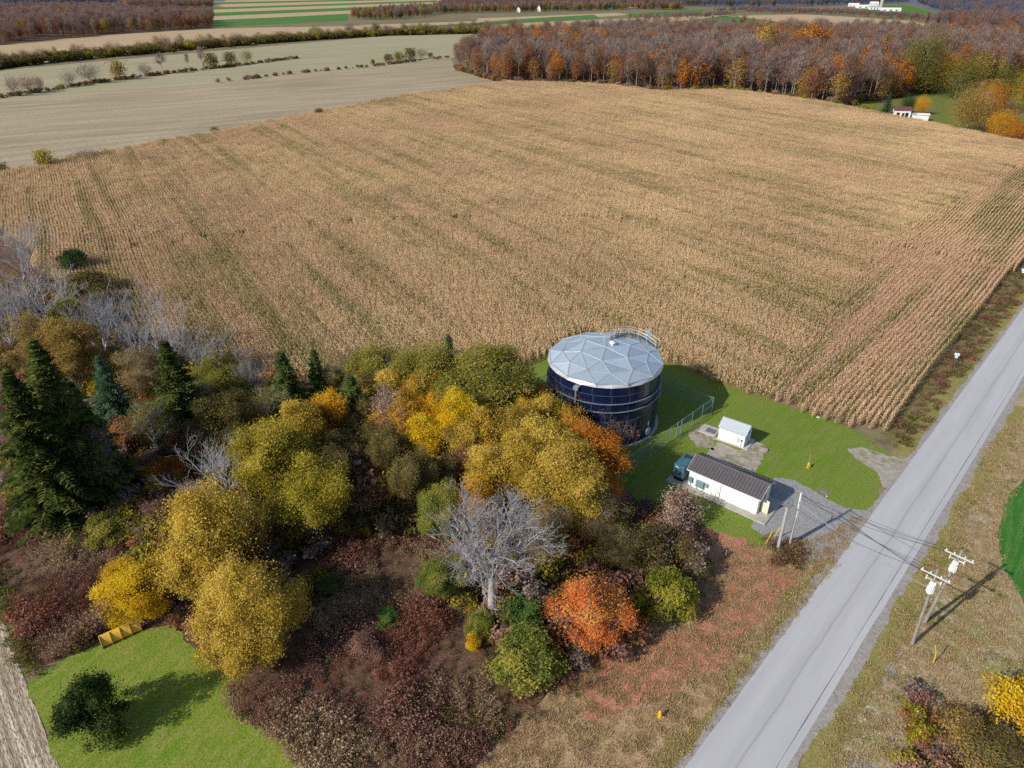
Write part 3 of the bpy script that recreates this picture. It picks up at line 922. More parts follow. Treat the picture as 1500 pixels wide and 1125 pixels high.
def tree(name, kind, pal, px, py, wpx, h, label, cat='tree', group=None, top=False, **kw):
    """px,py: middle of the crown (or its tip when top=True); wpx its width in the photograph; h in metres"""
    H0, R0, b = BASE[kind]
    zc = h if top else h * (1 + b) / 2
    p = at(px, py, zc)
    dep = p.y * cP + (CAM_H - zc) * sP
    r = wpx / 2 * dep / FOC
    return plant(name, (p.x, p.y, 0), kind, pal, r / R0, h / H0, kw.pop('rz', _rz.uniform(0, 6.28)), label, cat, group, **kw)


# ---- conifers of the wood
tree('spruce_tree', 'spruce1', None, 43, 491, 165, 25, 'tallest dark green spruce with long drooping boughs near the left edge of the wood', top=True)
tree('spruce_tree', 'spruce1', None, 6, 537, 170, 23, 'wide dark spruce cut by the left edge of the photo, beside the tallest spruce', top=True)
VT = tree('spruce_tree', 'spruce2', None, 102, 557, 84, 17, 'dark spruce tip rising above the tree smothered in dead brown vines', top=True)
tree('spruce_tree', 'spruce2', None, 238, 497, 116, 18, 'single pointed dark green spruce standing apart in front of the pale bare trees', top=True)
tree('spruce_tree', 'spruce3', None, 410, 513, 84, 14, 'narrow dark spruce, left one of the close pair at the edge of the corn', top=True)
tree('spruce_tree', 'spruce3', None, 458, 511, 60, 13, 'very slim dark spruce, right one of the close pair at the edge of the corn', top=True)
tree('spruce_tree', 'spruce3', None, 510, 548, 96, 13, 'dark green spruce with yellow vine leaves around its foot, right of the slim pair', top=True)
tree('pine_tree', 'spruce4', None, 656, 488, 74, 15, 'blue-green pine top poking out behind the olive trees by the corn', top=True)
tree('spruce_tree', 'spruce4', None, 141, 520, 84, 13, 'bluish green young spruce behind the vine-smothered tree', top=True)
tree('pine_tree', 'spruce4', 'darkgreen', 636, 578, 32, 10, 'small grey-green pine on a bare stem between the two yellow trees', top=True)
tree('juniper', 'pine1', 'spruce2', 134, 1033, 92, 7.0, 'small dark evergreen standing alone on the mown grass, casting a long shadow')
plant('vine_covered_tree', (VT.location.x + .3, VT.location.y - 2.4, 0), 'vine1', 'vine', 1.5, 1.15, .4, 'tree trunk smothered in dead brown hanging vines among the spruces', 'tree', twig=TWIG_MAUVE)

# ---- leafy trees
L = [
 ('willow_tree', 'willow1', 'gold', 308, 790, 172, 13, 'large round golden willow, upper one of the two beside the mown grass'),
 ('willow_tree', 'willow2', 'gold', 362, 896, 158, 10.5, 'golden bushy willow overhanging the corner of the mown grass'),
 ('willow_tree', 'round2', 'yellow', 195, 866, 108, 7, 'small bright yellow tree right behind the yellow plough blade'),
 ('locust_tree', 'round2', 'olivegold', 404, 672, 108, 14.5, 'olive-gold leafy tree right of the pale dead tree'),
 ('locust_tree', 'round3', 'olivegold', 452, 728, 115, 12.5, 'low spreading olive-gold tree at the dark hollow in the wood'),
 ('walnut_tree', 'round2', 'olive', 632, 556, 108, 15, 'broad olive green tree against the corn, under the blue-green pine'),
 ('walnut_tree', 'round1', 'olive', 712, 572, 150, 15, 'broadest olive green tree, at the corn corner just left of the tank'),
 ('walnut_tree', 'upright1', 'olive', 545, 545, 75, 12, 'grey-green thin tree at the corn edge, left of the broad olive tree'),
 ('cherry_tree', 'upright2', 'orangeyellow', 622, 582, 60, 13, 'slender orange and yellow tree in front of the broad olive tree'),
 ('ash_tree', 'upright1', 'yellow', 666, 622, 60, 14, 'tall bright yellow column of leaves in the middle of the wood'),
 ('ash_tree', 'upright2', 'yellow', 622, 656, 72, 11, 'bright yellow bushy tree low in front of the small grey-green pine'),
 ('ash_tree', 'upright2', 'orangeyellow', 482, 620, 66, 12, 'tree hung with orange-yellow vine leaves under the slim spruce'),
 ('dogwood_tree', 'wispy2', 'pink', 572, 614, 74, 12, 'thin tree with pinkish tan leaves left of the orange and yellow tree'),
 ('locust_tree', 'round3', 'goldolive', 733, 642, 98, 13, 'pale gold-olive tree in the middle of the wood, left of the tank'),
 ('locust_tree', 'round2', 'gold', 790, 664, 112, 13, 'full golden tree directly in front of the foot of the tank'),
 ('locust_tree', 'round1', 'goldolive', 825, 712, 130, 12.5, 'golden brown tree behind the crown of the big bare tree'),
 ('maple_tree', 'round3', 'orange', 864, 678, 118, 11.5, 'large orange maple that covers the lower front of the tank'),
 ('maple_tree', 'upright1', 'orange', 765, 590, 74, 9, 'thin orange-leaved tree behind the wood at the back fence of the tank'),
 ('ash_tree', 'wispy1', 'browngold', 880, 752, 88, 8, 'brownish gold thin tree between the orange maple and the scarlet one'),
 ('locust_tree', 'round2', 'greenyellow', 650, 748, 72, 10, 'yellow-green leafy tree peeping out left of the big bare tree'),
 ('locust_tree', 'round3', 'greenyellow', 648, 842, 70, 6.5, 'grey-green leafy tree below and left of the big bare trunk'),
 ('maple_tree', 'maple1', 'scarlet', 868, 887, 112, 9, 'scarlet and orange maple standing over the fallen leaves by the roadside grass'),
 ('cherry_tree', 'wispy2', 'russet', 690, 690, 70, 10, 'russet vine-draped trees in the middle of the wood, right of the yellow bushy tree'),
 ('elm_tree', 'wispy1', 'browngold', 800, 775, 90, 8, 'thin dull brown tree behind the bare grey crown, lower right of it'),
 ('elm_tree', 'wispy2', 'brownolive', 915, 800, 80, 7, 'dull olive-brown tree behind the scarlet maple'),
 ('hazel_tree', 'bush2', 'olive', 345, 590, 90, 8, 'dark olive tree right of the single pointed spruce'),
 ('hazel_tree', 'round3', 'olive', 300, 560, 74, 10, 'olive and yellow tree behind the single pointed spruce'),
 ('beech_tree', 'round2', 'browngold', 98, 512, 88, 14, 'tan-gold tree showing behind the tip of the tallest spruce'),
 ('beech_tree', 'wispy2', 'browngold', 45, 500, 66, 14, 'tan leafy tree at the left edge behind the tallest spruce'),
 ('beech_tree', 'wispy1', 'browngold', 205, 540, 70, 10, 'thin tan tree at the feet of the pale bare trees'),
 ('hazel_tree', 'bush2', 'darkgreen', 105, 385, 46, 6, 'dark green bush on the field edge, high up at the left'),
 ('hazel_tree', 'bush2', 'brownolive', 128, 420, 75, 6, 'dark brown thicket bush where the hedge meets the corn'),
 ('hazel_tree', 'bush3', 'brownolive', 150, 440, 60, 5, 'russet-brown low bush at the point of the hedge in the corn'),
 ('hazel_tree', 'bush2', 'olive', 100, 470, 60, 8, 'olive bush between the pale bare trees'),
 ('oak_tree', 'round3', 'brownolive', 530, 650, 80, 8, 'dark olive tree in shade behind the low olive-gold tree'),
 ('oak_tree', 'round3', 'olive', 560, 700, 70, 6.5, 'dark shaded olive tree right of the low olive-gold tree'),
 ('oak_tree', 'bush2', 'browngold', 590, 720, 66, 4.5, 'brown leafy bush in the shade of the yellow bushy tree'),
 ('shrub', 'bush1', 'greenyellow', 772, 967, 102, 4.2, 'full bright green bush with some yellow, below the fallen logs'),
 ('shrub', 'bush1', 'green', 765, 893, 62, 2.8, 'low dark green bush behind the fallen logs'),
 ('shrub', 'bush1', 'lime', 985, 872, 80, 4.6, 'yellow-green bush right of the scarlet maple'),
 ('shrub', 'bush3', 'brownolive', 962, 800, 95, 5.6, 'olive-brown tangled bush in the corner below the pump house'),
 ('shrub', 'bush3', 'pink', 1000, 745, 82, 5, 'pinkish twiggy bush with a few yellow leaves next to the pump house slab'),
 ('shrub', 'bush3', 'brownolive', 1010, 810, 74, 4, 'brown tangled bush at the end of the dry slope'),
 ('shrub', 'bush1', 'green', 570, 905, 36, 1.8, 'small bright green bush alone in the brown weeds'),
 ('shrub', 'bush1', 'greenyellow', 703, 910, 42, 2.2, 'small green bush at the foot of the big bare tree'),
 ('shrub', 'bush2', 'yellow', 694, 940, 26, 1.8, 'little yellow bush just below the big bare tree'),
 ('shrub', 'bush2', 'yellow', 1494, 1042, 96, 6, 'yellow leafy tree cut by the right edge of the photo'),
 ('shrub', 'bush3', 'browngold', 1420, 1075, 100, 3.4, 'brown and gold tangle left of the yellow tree at the right edge'),
 ('shrub', 'bush2', 'brownolive', 1465, 1105, 90, 3.6, 'brown thicket in the lower right corner of the photo'),
 ('shrub', 'bush1', 'olive', 160, 775, 66, 3.2, 'olive green bush in front of the vine-smothered tree'),
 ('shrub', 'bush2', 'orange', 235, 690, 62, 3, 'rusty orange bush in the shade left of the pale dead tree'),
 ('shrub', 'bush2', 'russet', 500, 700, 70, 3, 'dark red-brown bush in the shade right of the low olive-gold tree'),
 ('shrub', 'bush3', 'mauve', 225, 760, 80, 3.6, 'mauve twiggy bush left of the upper golden willow'),
 ('shrub', 'bush3', 'mauve', 280, 720, 60, 3.4, 'reddish bare bush under the pale dead tree'),
 ('shrub', 'bush2', 'olive', 340, 540, 55, 5, 'small olive bush at the corn edge near the pointed spruce'),
 ('shrub', 'bush1', 'olive', 440, 612, 50, 6, 'yellow-olive bush below the close pair of spruces'),
 ('shrub', 'bush2', 'lime', 430, 600, 45, 7, 'bright yellow-green tree tucked between the close pair of spruces'),
 ('shrub', 'bush3', 'mauve', 535, 945, 60, 2.6, 'mauve-brown shrub in the middle of the brown weeds'),
 ('shrub', 'bush2', 'green', 487, 855, 40, 1.6, 'low green weeds beside the dark hollow'),
]
for (nm, kd, pal, px, py, wd, h, lab) in L:
    tree(nm, kd, pal, px, py, wd, h, lab, 'bush' if nm == 'shrub' else 'tree')

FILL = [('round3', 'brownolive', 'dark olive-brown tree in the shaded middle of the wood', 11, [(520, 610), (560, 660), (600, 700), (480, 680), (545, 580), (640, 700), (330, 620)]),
        ('wispy2', 'orangeyellow', 'thin orange-gold tree crowded in the middle of the wood', 11, [(595, 625), (705, 655), (745, 700), (690, 735), (530, 600), (650, 560), (840, 640), (775, 620)]),
        ('upright2', 'gold', 'slender golden tree crowded in the middle of the wood', 12, [(590, 580), (680, 660), (760, 690), (720, 700), (850, 740), (800, 620), (440, 640)]),
        ('wispy1', 'olive', 'sparse olive tree along the corn side of the wood', 10, [(590, 545), (490, 560), (400, 590), (280, 590), (230, 620), (370, 620), (680, 545)]),
        ('bush2', 'russet', 'russet-leaved small tree in the shade of the wood', 6, [(540, 715), (600, 660), (270, 640), (190, 640), (580, 690), (655, 690), (330, 650), (700, 720)]),
        ('upright1', 'orangeyellow', 'narrow tree covered in orange-yellow vine leaves in the middle of the wood', 9, [(545, 625), (690, 640), (600, 590), (640, 610)])]
for kd, pal, lab, h, pts in FILL:
    for px, py in pts:
        tree('thicket_tree', kd, pal, px + _rz.uniform(-6, 6), py, _rz.uniform(58, 84), h * _rz.uniform(.85, 1.15), lab, 'tree', lab.split(' in ')[0].split(' along ')[0] + 's in the wood')

# ---- bare trees
B = [
 ('bare_tree', 'bare4', 'russet', 722, 792, 205, None, 'big bare grey tree with forked trunk and wide crown in front of the wood', TWIG_GREY, BARK_MID),
 ('bare_tree', 'bare1', None, 58, 432, 135, 13, 'wide pale bare tree, second from the left edge, against the corn', TWIG_GREY, BARK_PALE),
 ('bare_tree', 'bare2', None, 190, 478, 130, 14, 'tallest pale bare tree fanning out at the point of the hedge', TWIG_GREY, BARK_PALE),
 ('bare_tree', 'bare2', None, 248, 505, 110, 12, 'pale bare tree behind the single pointed spruce', TWIG_GREY, BARK_PALE),
 ('bare_tree', 'bare1', None, 18, 365, 100, 13, 'bare grey tree highest up on the left edge of the photo', TWIG_GREY, BARK_GREY),
 ('bare_tree', 'bare2', None, 2, 465, 80, 13, 'thin pale bare tree at the left edge above the wide spruce', TWIG_GREY, BARK_PALE),
 ('bare_tree', 'bare2', None, 140, 480, 90, 12, 'pale bare tree left of the tallest pale one', TWIG_GREY, BARK_PALE),
 ('bare_tree', 'bare1', None, 325, 690, 112, 8.5, 'pale dead tree without leaves just above the upper golden willow', BARK_PALE, BARK_PALE),
 ('bare_tree', 'bare3', 'russet', 832, 592, 78, 9.5, 'bare tree with a few reddish leaves in front of the left side of the tank', TWIG_MAUVE, BARK_GREY),
 ('bare_tree', 'bare3', 'pink', 520, 540, 86, 9, 'hazy mauve-grey bare tree at the corn edge above the slim spruces', TWIG_MAUVE, BARK_GREY),
 ('bare_tree', 'bare3', 'browngold', 300, 525, 70, 9, 'grey bare tree low at the corn edge, right of the tallest pale one', TWIG_GREY, BARK_GREY),
 ('bare_tree', 'bare1', None, 575, 560, 60, 10, 'grey bare tree between the thin grey-green tree and the broad olive tree', TWIG_GREY, BARK_GREY),
 ('bare_tree', 'bare3', 'orange', 905, 650, 50, 8, 'small bare tree with last orange leaves at the right of the orange maple', TWIG_MAUVE, BARK_GREY),
 ('bare_tree', 'bare2', None, 365, 560, 50, 10, 'thin pale bare stems right of the single pointed spruce', TWIG_GREY, BARK_PALE),
]
for (nm, kd, pal, px, py, wd, h, lab, tg, bk) in B:
    if h is None:
        g0 = at(720, 903)
        h = 15.5
        r = wd / 2 * (g0.y * cP + (CAM_H - 7) * sP) / FOC
        plant(nm, g0, kd, pal, r / BASE[kd][1] * .98, h / BASE[kd][0], 1.0, lab, 'tree', None, twig=tg, bark=bk)
    else:
        tree(nm, kd, pal, px, py, wd, h, lab, 'tree', None, twig=tg, bark=bk)


# ------------------------------------------------------------------ scattering (only for uncountable stuff)
def scatter(name, P, rz, sc, ix, sources, label=None, kind='stuff', tilt=0.0):
    N = len(P)
    me = bpy.data.meshes.new(name)
    me.vertices.add(N)
    P3 = np.zeros((N, 3), np.float32); P3[:, :P.shape[1]] = P
    me.vertices.foreach_set('co', P3.ravel())
    a = me.attributes.new('rot', 'FLOAT_VECTOR', 'POINT')
    rv = np.zeros((N, 3), np.float32); rv[:, 2] = rz
    if tilt: rv[:, :2] = RNG.normal(size=(N, 2)) * tilt
    a.data.foreach_set('vector', rv.ravel())
    a = me.attributes.new('scl', 'FLOAT_VECTOR', 'POINT')
    sv = np.asarray(sc, np.float32)
    sv = np.repeat(sv[:, None], 3, 1) if sv.ndim == 1 else sv
    a.data.foreach_set('vector', np.ascontiguousarray(sv).ravel())
    a = me.attributes.new('idx', 'INT', 'POINT')
    a.data.foreach_set('value', np.asarray(ix, np.int32))
    o = link(name, me)
    tag(o, label, None, None, kind)
    ng = bpy.data.node_groups.new(name, 'GeometryNodeTree')
    ng.interface.new_socket('Geometry', in_out='INPUT', socket_type='NodeSocketGeometry')
    ng.interface.new_socket('Geometry', in_out='OUTPUT', socket_type='NodeSocketGeometry')
    gi = ng.nodes.new('NodeGroupInput'); go = ng.nodes.new('NodeGroupOutput')
    mp = ng.nodes.new('GeometryNodeMeshToPoints')
    iop = ng.nodes.new('GeometryNodeInstanceOnPoints')
    gtoi = ng.nodes.new('GeometryNodeGeometryToInstance')
    for s in sources:
        oi = ng.nodes.new('GeometryNodeObjectInfo')
        oi.inputs['Object'].default_value = s
        oi.inputs['As Instance'].default_value = False
        ng.links.new(oi.outputs['Geometry'], gtoi.inputs[0]) if len(sources) == 1 else None
        s['_n'] = oi.name
    src = gtoi.outputs[0]
    if len(sources) > 1:
        jn = ng.nodes.new('GeometryNodeJoinGeometry')
        for s in reversed(sources):                  # the last link comes first in the joined list
            g1 = ng.nodes.new('GeometryNodeGeometryToInstance')
            ng.links.new(ng.nodes[s['_n']].outputs['Geometry'], g1.inputs[0])
            ng.links.new(g1.outputs[0], jn.inputs[0])
        src = jn.outputs[0]

    def named(n_, t):
        x = ng.nodes.new('GeometryNodeInputNamedAttribute'); x.data_type = t
        x.inputs['Name'].default_value = n_
        return [q for q in x.outputs if q.enabled][0]
    e2r = ng.nodes.new('FunctionNodeEulerToRotation')
    ng.links.new(named('rot', 'FLOAT_VECTOR'), e2r.inputs[0])
    ng.links.new(gi.outputs[0], mp.inputs[0]); ng.links.new(mp.outputs[0], iop.inputs['Points'])
    ng.links.new(src, iop.inputs['Instance'])
    iop.inputs['Pick Instance'].default_value = True
    ng.links.new(named('idx', 'INT'), iop.inputs['Instance Index'])
    ng.links.new(e2r.outputs[0], iop.inputs['Rotation'])
    ng.links.new(named('scl', 'FLOAT_VECTOR'), iop.inputs['Scale'])
    ng.links.new(iop.outputs[0], go.inputs[0])
    md = o.modifiers.new('scatter', 'NODES'); md.node_group = ng
    return o


def source(name, me):
    return bpy.data.objects.new(name, me)      # not linked to the scene: only its geometry is used


# ------------------------------------------------------------------ corn
def corn_mesh(seed, rows, length, spacing, nleaf, wid, tass=True, reach=1.0, pitch=.76):
    rg = np.random.default_rng(seed)
    C, N, T, HX, HY, var = [], [], [], [], [], []
    n = int(length / spacing)
    for r in range(rows):
        for k in range(n):
            if rg.random() < .05: continue
            x = -length / 2 + (k + .5 + rg.uniform(-.3, .3)) * spacing
            y = (r - (rows - 1) / 2) * pitch + rg.normal() * .05
            h = 2.25 * rg.uniform(.85, 1.1)
            pv = rg.random()
            lean = rg.normal(size=2) * .08
            a0 = rg.random() * 3.14
            C.append((x + lean[0] * .5, y + lean[1] * .5, h * .5)); N.append((math.cos(a0), math.sin(a0), 0)); T.append((lean[0], lean[1], 1.)); HX.append(h * .5); HY.append(.028); var.append(.15 + .2 * pv)
            for j in range(nleaf):
                t = .32 + .66 * (j + rg.random() * .5) / nleaf
                z = h * t; a = a0 + (math.pi if j % 2 else 0) + rg.normal() * .6
                dx, dy = math.cos(a), math.sin(a)
                l = rg.uniform(.26, .42) * reach
                bx, by = x + lean[0] * t, y + lean[1] * t
                C.append((bx + dx * l * .5, by + dy * l * .5, z + l * .28)); T.append((dx, dy, .55)); N.append((-dx * .5, -dy * .5, 1.)); HX.append(l * .62); HY.append(wid)
                var.append(.25 * pv + .6 * rg.random())
                C.append((bx + dx * l * 1.15, by + dy * l * 1.15, z + l * .05)); T.append((dx * .7, dy * .7, -1.)); N.append((dx, dy, .6)); HX.append(l * .6); HY.append(wid * .85)
                var.append(.25 * pv + .6 * rg.random())
            if tass:
                for j in range(2):
                    a = rg.random() * 6.28
                    C.append((x + lean[0] + .05 * math.cos(a), y + lean[1] + .05 * math.sin(a), h + .12)); T.append((math.cos(a) * .5, math.sin(a) * .5, 1.)); N.append((math.sin(a), -math.cos(a), .2)); HX.append(.2); HY.append(.035); var.append(.7 + .3 * rg.random())
    V, F = quads_from(np.array(C, float), np.array(N, float), np.array(T, float), np.array(HX), np.array(HY))
    return V, F, np.array(var)


HEAD_RD = math.atan2(at(1500, 370).y - at(1297, 634).y, at(1500, 370).x - at(1297, 634).x)
MAIN_RD = R_(-58)
CORN_MAIN = corn_mat('dry_corn', MAIN_RD * -1, (.79, .575, .335), (.66, .45, .275), (.21, .225, .05), .54, (.85, .66, .43))
CORN_HEAD = corn_mat('headland_corn', HEAD_RD * -1, (.80, .555, .35), (.72, .47, .315), (.20, .23, .045), .51, (.85, .635, .40))


def corn_sources(m, rc_, pit):
    near = [source(f'corn_strip', np_mesh('corn_strip', *(lambda q: (q[0], [q[1]], [m], q[2]))(corn_mesh(100 + i, 1, 3.0, .21, 6, .062, True, rc_, pit)))) for i in range(7)]
    far = [source(f'corn_patch', np_mesh('corn_patch', *(lambda q: (q[0], [q[1]], [m], q[2]))(corn_mesh(200 + i, 4, 6.0, .20, 5, .10, True, rc_, pit)))) for i in range(5)]
    return near + far


def corn_points(poly, rd, pit, split=200):
    a = np.array(poly)
    c, s = math.cos(rd), math.sin(rd)
    U = a @ np.array([[c, -s], [s, c]])          # rotate into row frame
    lo, hi = U.min(0), U.max(0)
    out = []
    back = np.array([[c, s], [-s, c]])
    v = np.arange(lo[1] + .3, hi[1], pit); u = np.arange(lo[0], hi[0], 3.0)
    G = np.stack(np.meshgrid(u, v), -1).reshape(-1, 2)
    G[:, 0] += (np.floor(G[:, 1] / pit) * 1.37) % 3.0
    W = G @ back
    k = inpoly(W, poly) & (np.hypot(W[:, 0], W[:, 1] ) < split)
    out.append((W[k], RNG.integers(0, 7, k.sum())))
    v = np.arange(lo[1] + 1.44, hi[1], pit * 4); u = np.arange(lo[0], hi[0], 6.0)
    G = np.stack(np.meshgrid(u, v), -1).reshape(-1, 2)
    G[:, 0] += (np.floor(G[:, 1] / (pit * 4)) * 2.7) % 6.0
    W = G @ back
    k = inpoly(W, poly) & (np.hypot(W[:, 0], W[:, 1]) >= split)
    out.append((W[k], 7 + RNG.integers(0, 5, k.sum())))
    P = np.concatenate([o[0] for o in out]); I = np.concatenate([o[1] for o in out])
    return P, I


hb = gp([(1128, 587), (1165, 530), (1225, 450), (1285, 388), (1345, 335), (1480, 250), (1640, 165)])
head_poly = gp([(1297, 634), (1250, 624), (1190, 607)]) + hb + gp([(1700, 142), (1500, 370), (1400, 500)])
main_poly = gp(CORN_EDGE_BACK) + gp(FOREST_FRONT) + gp(RIGHT_BACK) + list(reversed(hb)) + gp([(1100, 578)]) + gp(LAWN_TOP)[4:] + [(LAWN_CORNER.x, LAWN_CORNER.y)] + gp(CORN_LEFT)


def wavy(P):
    Q = P.copy()
    Q[:, 0] += .35 * np.sin(P[:, 1] * .11) ; Q[:, 1] += .35 * np.sin(P[:, 0] * .09)
    return Q


for nm, poly, rd_, m_, rc_, pit, lab in (('corn_field', main_poly, MAIN_RD, CORN_MAIN, .92, .80, 'ripe tan corn covering the large field behind the tank'),
                               ('corn_headland', head_poly, HEAD_RD, CORN_HEAD, .66, .90, 'pinkish dry corn in rows running along the road')):
    P, I = corn_points(poly, rd_, pit)
    flip = RNG.integers(0, 2, len(P)) * math.pi
    sc_ = np.stack([np.ones(len(P)) * 1.02, np.ones(len(P)), RNG.uniform(.9, 1.08, len(P))], 1)
    scatter(nm, wavy(P), rd_ + flip, sc_, I, corn_sources(m_, rc_, pit), lab)
    print(nm, len(P))
# ------------------------------------------------------------------ ground cover
def clump_mesh(seed, n, h, rad, leaf, m, stems=True, per=7, droop=.3, lean=0.0):
    rg = np.random.default_rng(seed)
    C, N, T, HX, HY, var = [], [], [], [], [], []
    for k in range(n):
        a = rg.random() * 6.28; r = rad * math.sqrt(rg.random())
        b = np.array([r * math.cos(a), r * math.sin(a), 0])
        d = np.array([math.cos(a) * .3 + lean, math.sin(a) * .3, 1.]) + rg.normal(size=3) * .2
        d /= np.linalg.norm(d); l = h * rg.uniform(.6, 1.1); v = rg.random()
        if stems:
            s = rg.random() * 3.14
            C.append(b + d * l * .5); T.append(d); N.append((math.cos(s), math.sin(s), 0)); HX.append(l * .5); HY.append(.02); var.append(.2 * v)
        for j in range(per):
            t = .35 + .65 * rg.random()
            C.append(b + d * l * t + rg.normal(size=3) * .07 * h); T.append(d + rg.normal(size=3) * .8 - np.array([0, 0, droop])); N.append(rg.normal(size=3) + np.array([0, 0, .5]))
            HX.append(leaf * rg.uniform(.6, 1.4)); HY.append(leaf * rg.uniform(.3, .7)); var.append(.4 * v + .6 * rg.random())
    V, F = quads_from(np.array(C, float), np.array(N, float), np.array(T, float), np.array(HX), np.array(HY))
    return np_mesh('clump', V, [F], [m], np.array(var))


def blades_mesh(seed, n, h, rad, wid, m):
    rg = np.random.default_rng(seed)
    a = rg.random(n) * 6.28; r = rad * np.sqrt(rg.random(n))
    d = np.stack([np.cos(a) * .5, np.sin(a) * .5, np.ones(n)], 1) + rg.normal(size=(n, 3)) * .3
    l = h * rg.uniform(.5, 1.1, n)
    C = np.stack([r * np.cos(a), r * np.sin(a), l * .4], 1)
    s = rg.random(n) * 6.28
    V, F = quads_from(C, np.stack([np.cos(s), np.sin(s), np.full(n, .5)], 1), d, l * .5, np.full(n, wid))
    return np_mesh('blades', V, [F], [m], rg.random(n))


BR = [source('brush', clump_mesh(300 + i, 30, 1.75, .75, .085, LM[q], lean=1.0)) for i, q in enumerate(('mauve', 'mauve', 'redbrush', 'tanbrush'))]
BR2 = [source('brush', clump_mesh(310 + i, 26, 1.4, .75, .09, LM['brownolive'], lean=.7)) for i in range(3)]
WD = [source('weeds', clump_mesh(320 + i, 16, .7, .5, .08, LM['weed'])) for i in range(3)]
DG = [source('tuft', blades_mesh(330 + i, 60, .26, .55, .022, LM['drygrass'])) for i in range(3)]
GG = [source('tuft', blades_mesh(340 + i, 60, .22, .5, .022, LM['weed'])) for i in range(2)]
UG = [source('undergrowth', gen) for gen in
      [np_mesh('ug', *(lambda q: (q[2], [q[3]], [LM[p]], q[4]))(gen_leafy(seed=350 + i, H=2.6, R=1.7, base=0, clumps=22, leaves=900, leaf=.14, crad=.36, twigs=0)))
       for i, p in enumerate(('brownolive', 'brownolive', 'mauve', 'olivegold', 'russet', 'vine'))]]


def gpl(pts): return gp(pts)


brush_a = gp([(335, 985), (400, 985), (470, 930), (450, 870), (490, 800), (600, 735), (650, 800), (640, 900), (705, 935), (725, 1000), (735, 1040), (690, 1110), (640, 1190), (470, 1190), (425, 1085), (350, 1050)])
brush_b = gp([(-200, 760), (0, 752), (120, 765), (225, 740), (280, 760), (240, 800), (150, 830), (165, 905), (150, 945), (62, 972), (0, 856), (-200, 800)])
for nm, poly, dn, lab in (('brush_thicket', brush_a, 1.7, 'dense mauve-brown dead weeds filling the ground between wood and mown grass'),
                          ('brush_thicket', brush_b, 1.7, 'mauve-brown dead weeds beside the harvested rows at the left edge')):
    P = rand_in(poly, dn)
    x, y = P[:, 0], P[:, 1]
    cl = np.sin(x * .55 + 1.3 * np.sin(y * .31)) + np.sin(y * .47 + 2.1 + .8 * np.sin(x * .23))
    P = P[cl > -1.75]; x, y, cl = x[cl > -1.75], y[cl > -1.75], cl[cl > -1.75]
    n = len(P)
    ang = 2.2 * np.sin(x * .19 + .7 * np.sin(y * .26)) + 1.6 * np.sin(y * .21 + 1) + RNG.normal(size=n) * .35     # wind-laid swirls
    tone = np.sin(x * .28 + 2 * np.sin(y * .17)) + np.sin(y * .33 - x * .12) + RNG.normal(size=n) * .55
    ix = np.where(tone > .85, 3, np.where(tone < -.9, 2, RNG.integers(0, 2, n)))
    ix = np.where(RNG.random(n) < .12, RNG.integers(4, 10, n), ix)
    scatter(nm, P, ang, (.6 + .35 * RNG.random(n)) * (1 + .38 * np.clip(cl, -1.3, 1.2)), ix, BR + BR2 + WD, lab, tilt=.1)
brush_c = gp([(705, 930), (745, 1000), (830, 988), (880, 972), (900, 960), (880, 1000), (800, 1040), (742, 1085), (690, 1140), (650, 1185), (620, 1190), (700, 1090), (730, 1020)])
P = rand_in(brush_c, 1.5); n = len(P)
scatter('brush_thicket', P, RNG.random(n) * 6.28, .3 + .5 * RNG.random(n), RNG.integers(0, 10, n), BR + BR2 + DG, 'ragged brown weeds and dry grass where the brush meets the roadside slope', tilt=.15)
# shaded undergrowth below the trees
under = gp([(0, 420), (60, 410), (150, 465), (260, 530), (350, 570), (470, 590), (640, 575), (745, 552), (790, 655), (870, 720), (900, 735), (960, 745), (1040, 790), (1030, 830), (930, 920), (900, 960), (830, 985), (700, 950), (660, 860), (640, 780), (500, 790), (440, 900), (330, 975), (250, 905), (170, 890), (200, 800), (130, 770), (0, 760)])
P = rand_in(under, .24); n = len(P)
s_ = .5 + .75 * RNG.random(n)
scatter('undergrowth', P, RNG.random(n) * 6.28, np.stack([s_, s_, s_ * (.7 + .6 * RNG.random(n))], 1), RNG.integers(0, 6, n), UG, 'tangled brown and olive undergrowth below the trees of the wood')
core = gp([(250, 560), (350, 580), (470, 595), (640, 580), (745, 560), (800, 655), (870, 725), (820, 760), (700, 740), (560, 770), (480, 720), (380, 640), (280, 650)])
P = rand_in(core, .10); n = len(P)
s_ = 1.2 + .9 * RNG.random(n)
scatter('undergrowth', P, RNG.random(n) * 6.28, np.stack([s_, s_, s_ * (1 + .5 * RNG.random(n))], 1), RNG.integers(0, 6, n), UG, 'tall mixed understorey of saplings and vines inside the wood')
# tufts
verge_t = verge_near
P = rand_in(verge_t, 3.4); n = len(P)
scatter('dry_grass', P, RNG.random(n) * 6.28, .5 + .7 * RNG.random(n), np.where(RNG.random(n) < .95, RNG.integers(0, 3, n), RNG.integers(3, 5, n)), DG + GG, 'short dry tan grass on the slope beside the road')
rv = gp([(1395, 760), (1440, 660), (1500, 600), (1500, 690), (1462, 775), (1466, 820), (1500, 890), (1560, 930), (1560, 1180), (1190, 1180), (1215, 1080), (1300, 930)])
P = rand_in(rv, 2.6); n = len(P)
pt = np.sin(P[:, 0] * .5 + P[:, 1] * .3) + np.sin(P[:, 1] * .8 - P[:, 0] * .2)
scatter('dry_grass', P, RNG.random(n) * 6.28, .5 + .8 * RNG.random(n), np.where(RNG.random(n) < np.where(pt > .9, .55, .97), RNG.integers(0, 3, n), RNG.integers(3, 5, n)), DG + GG, 'rough dry grass on the far side of the road around the two poles')
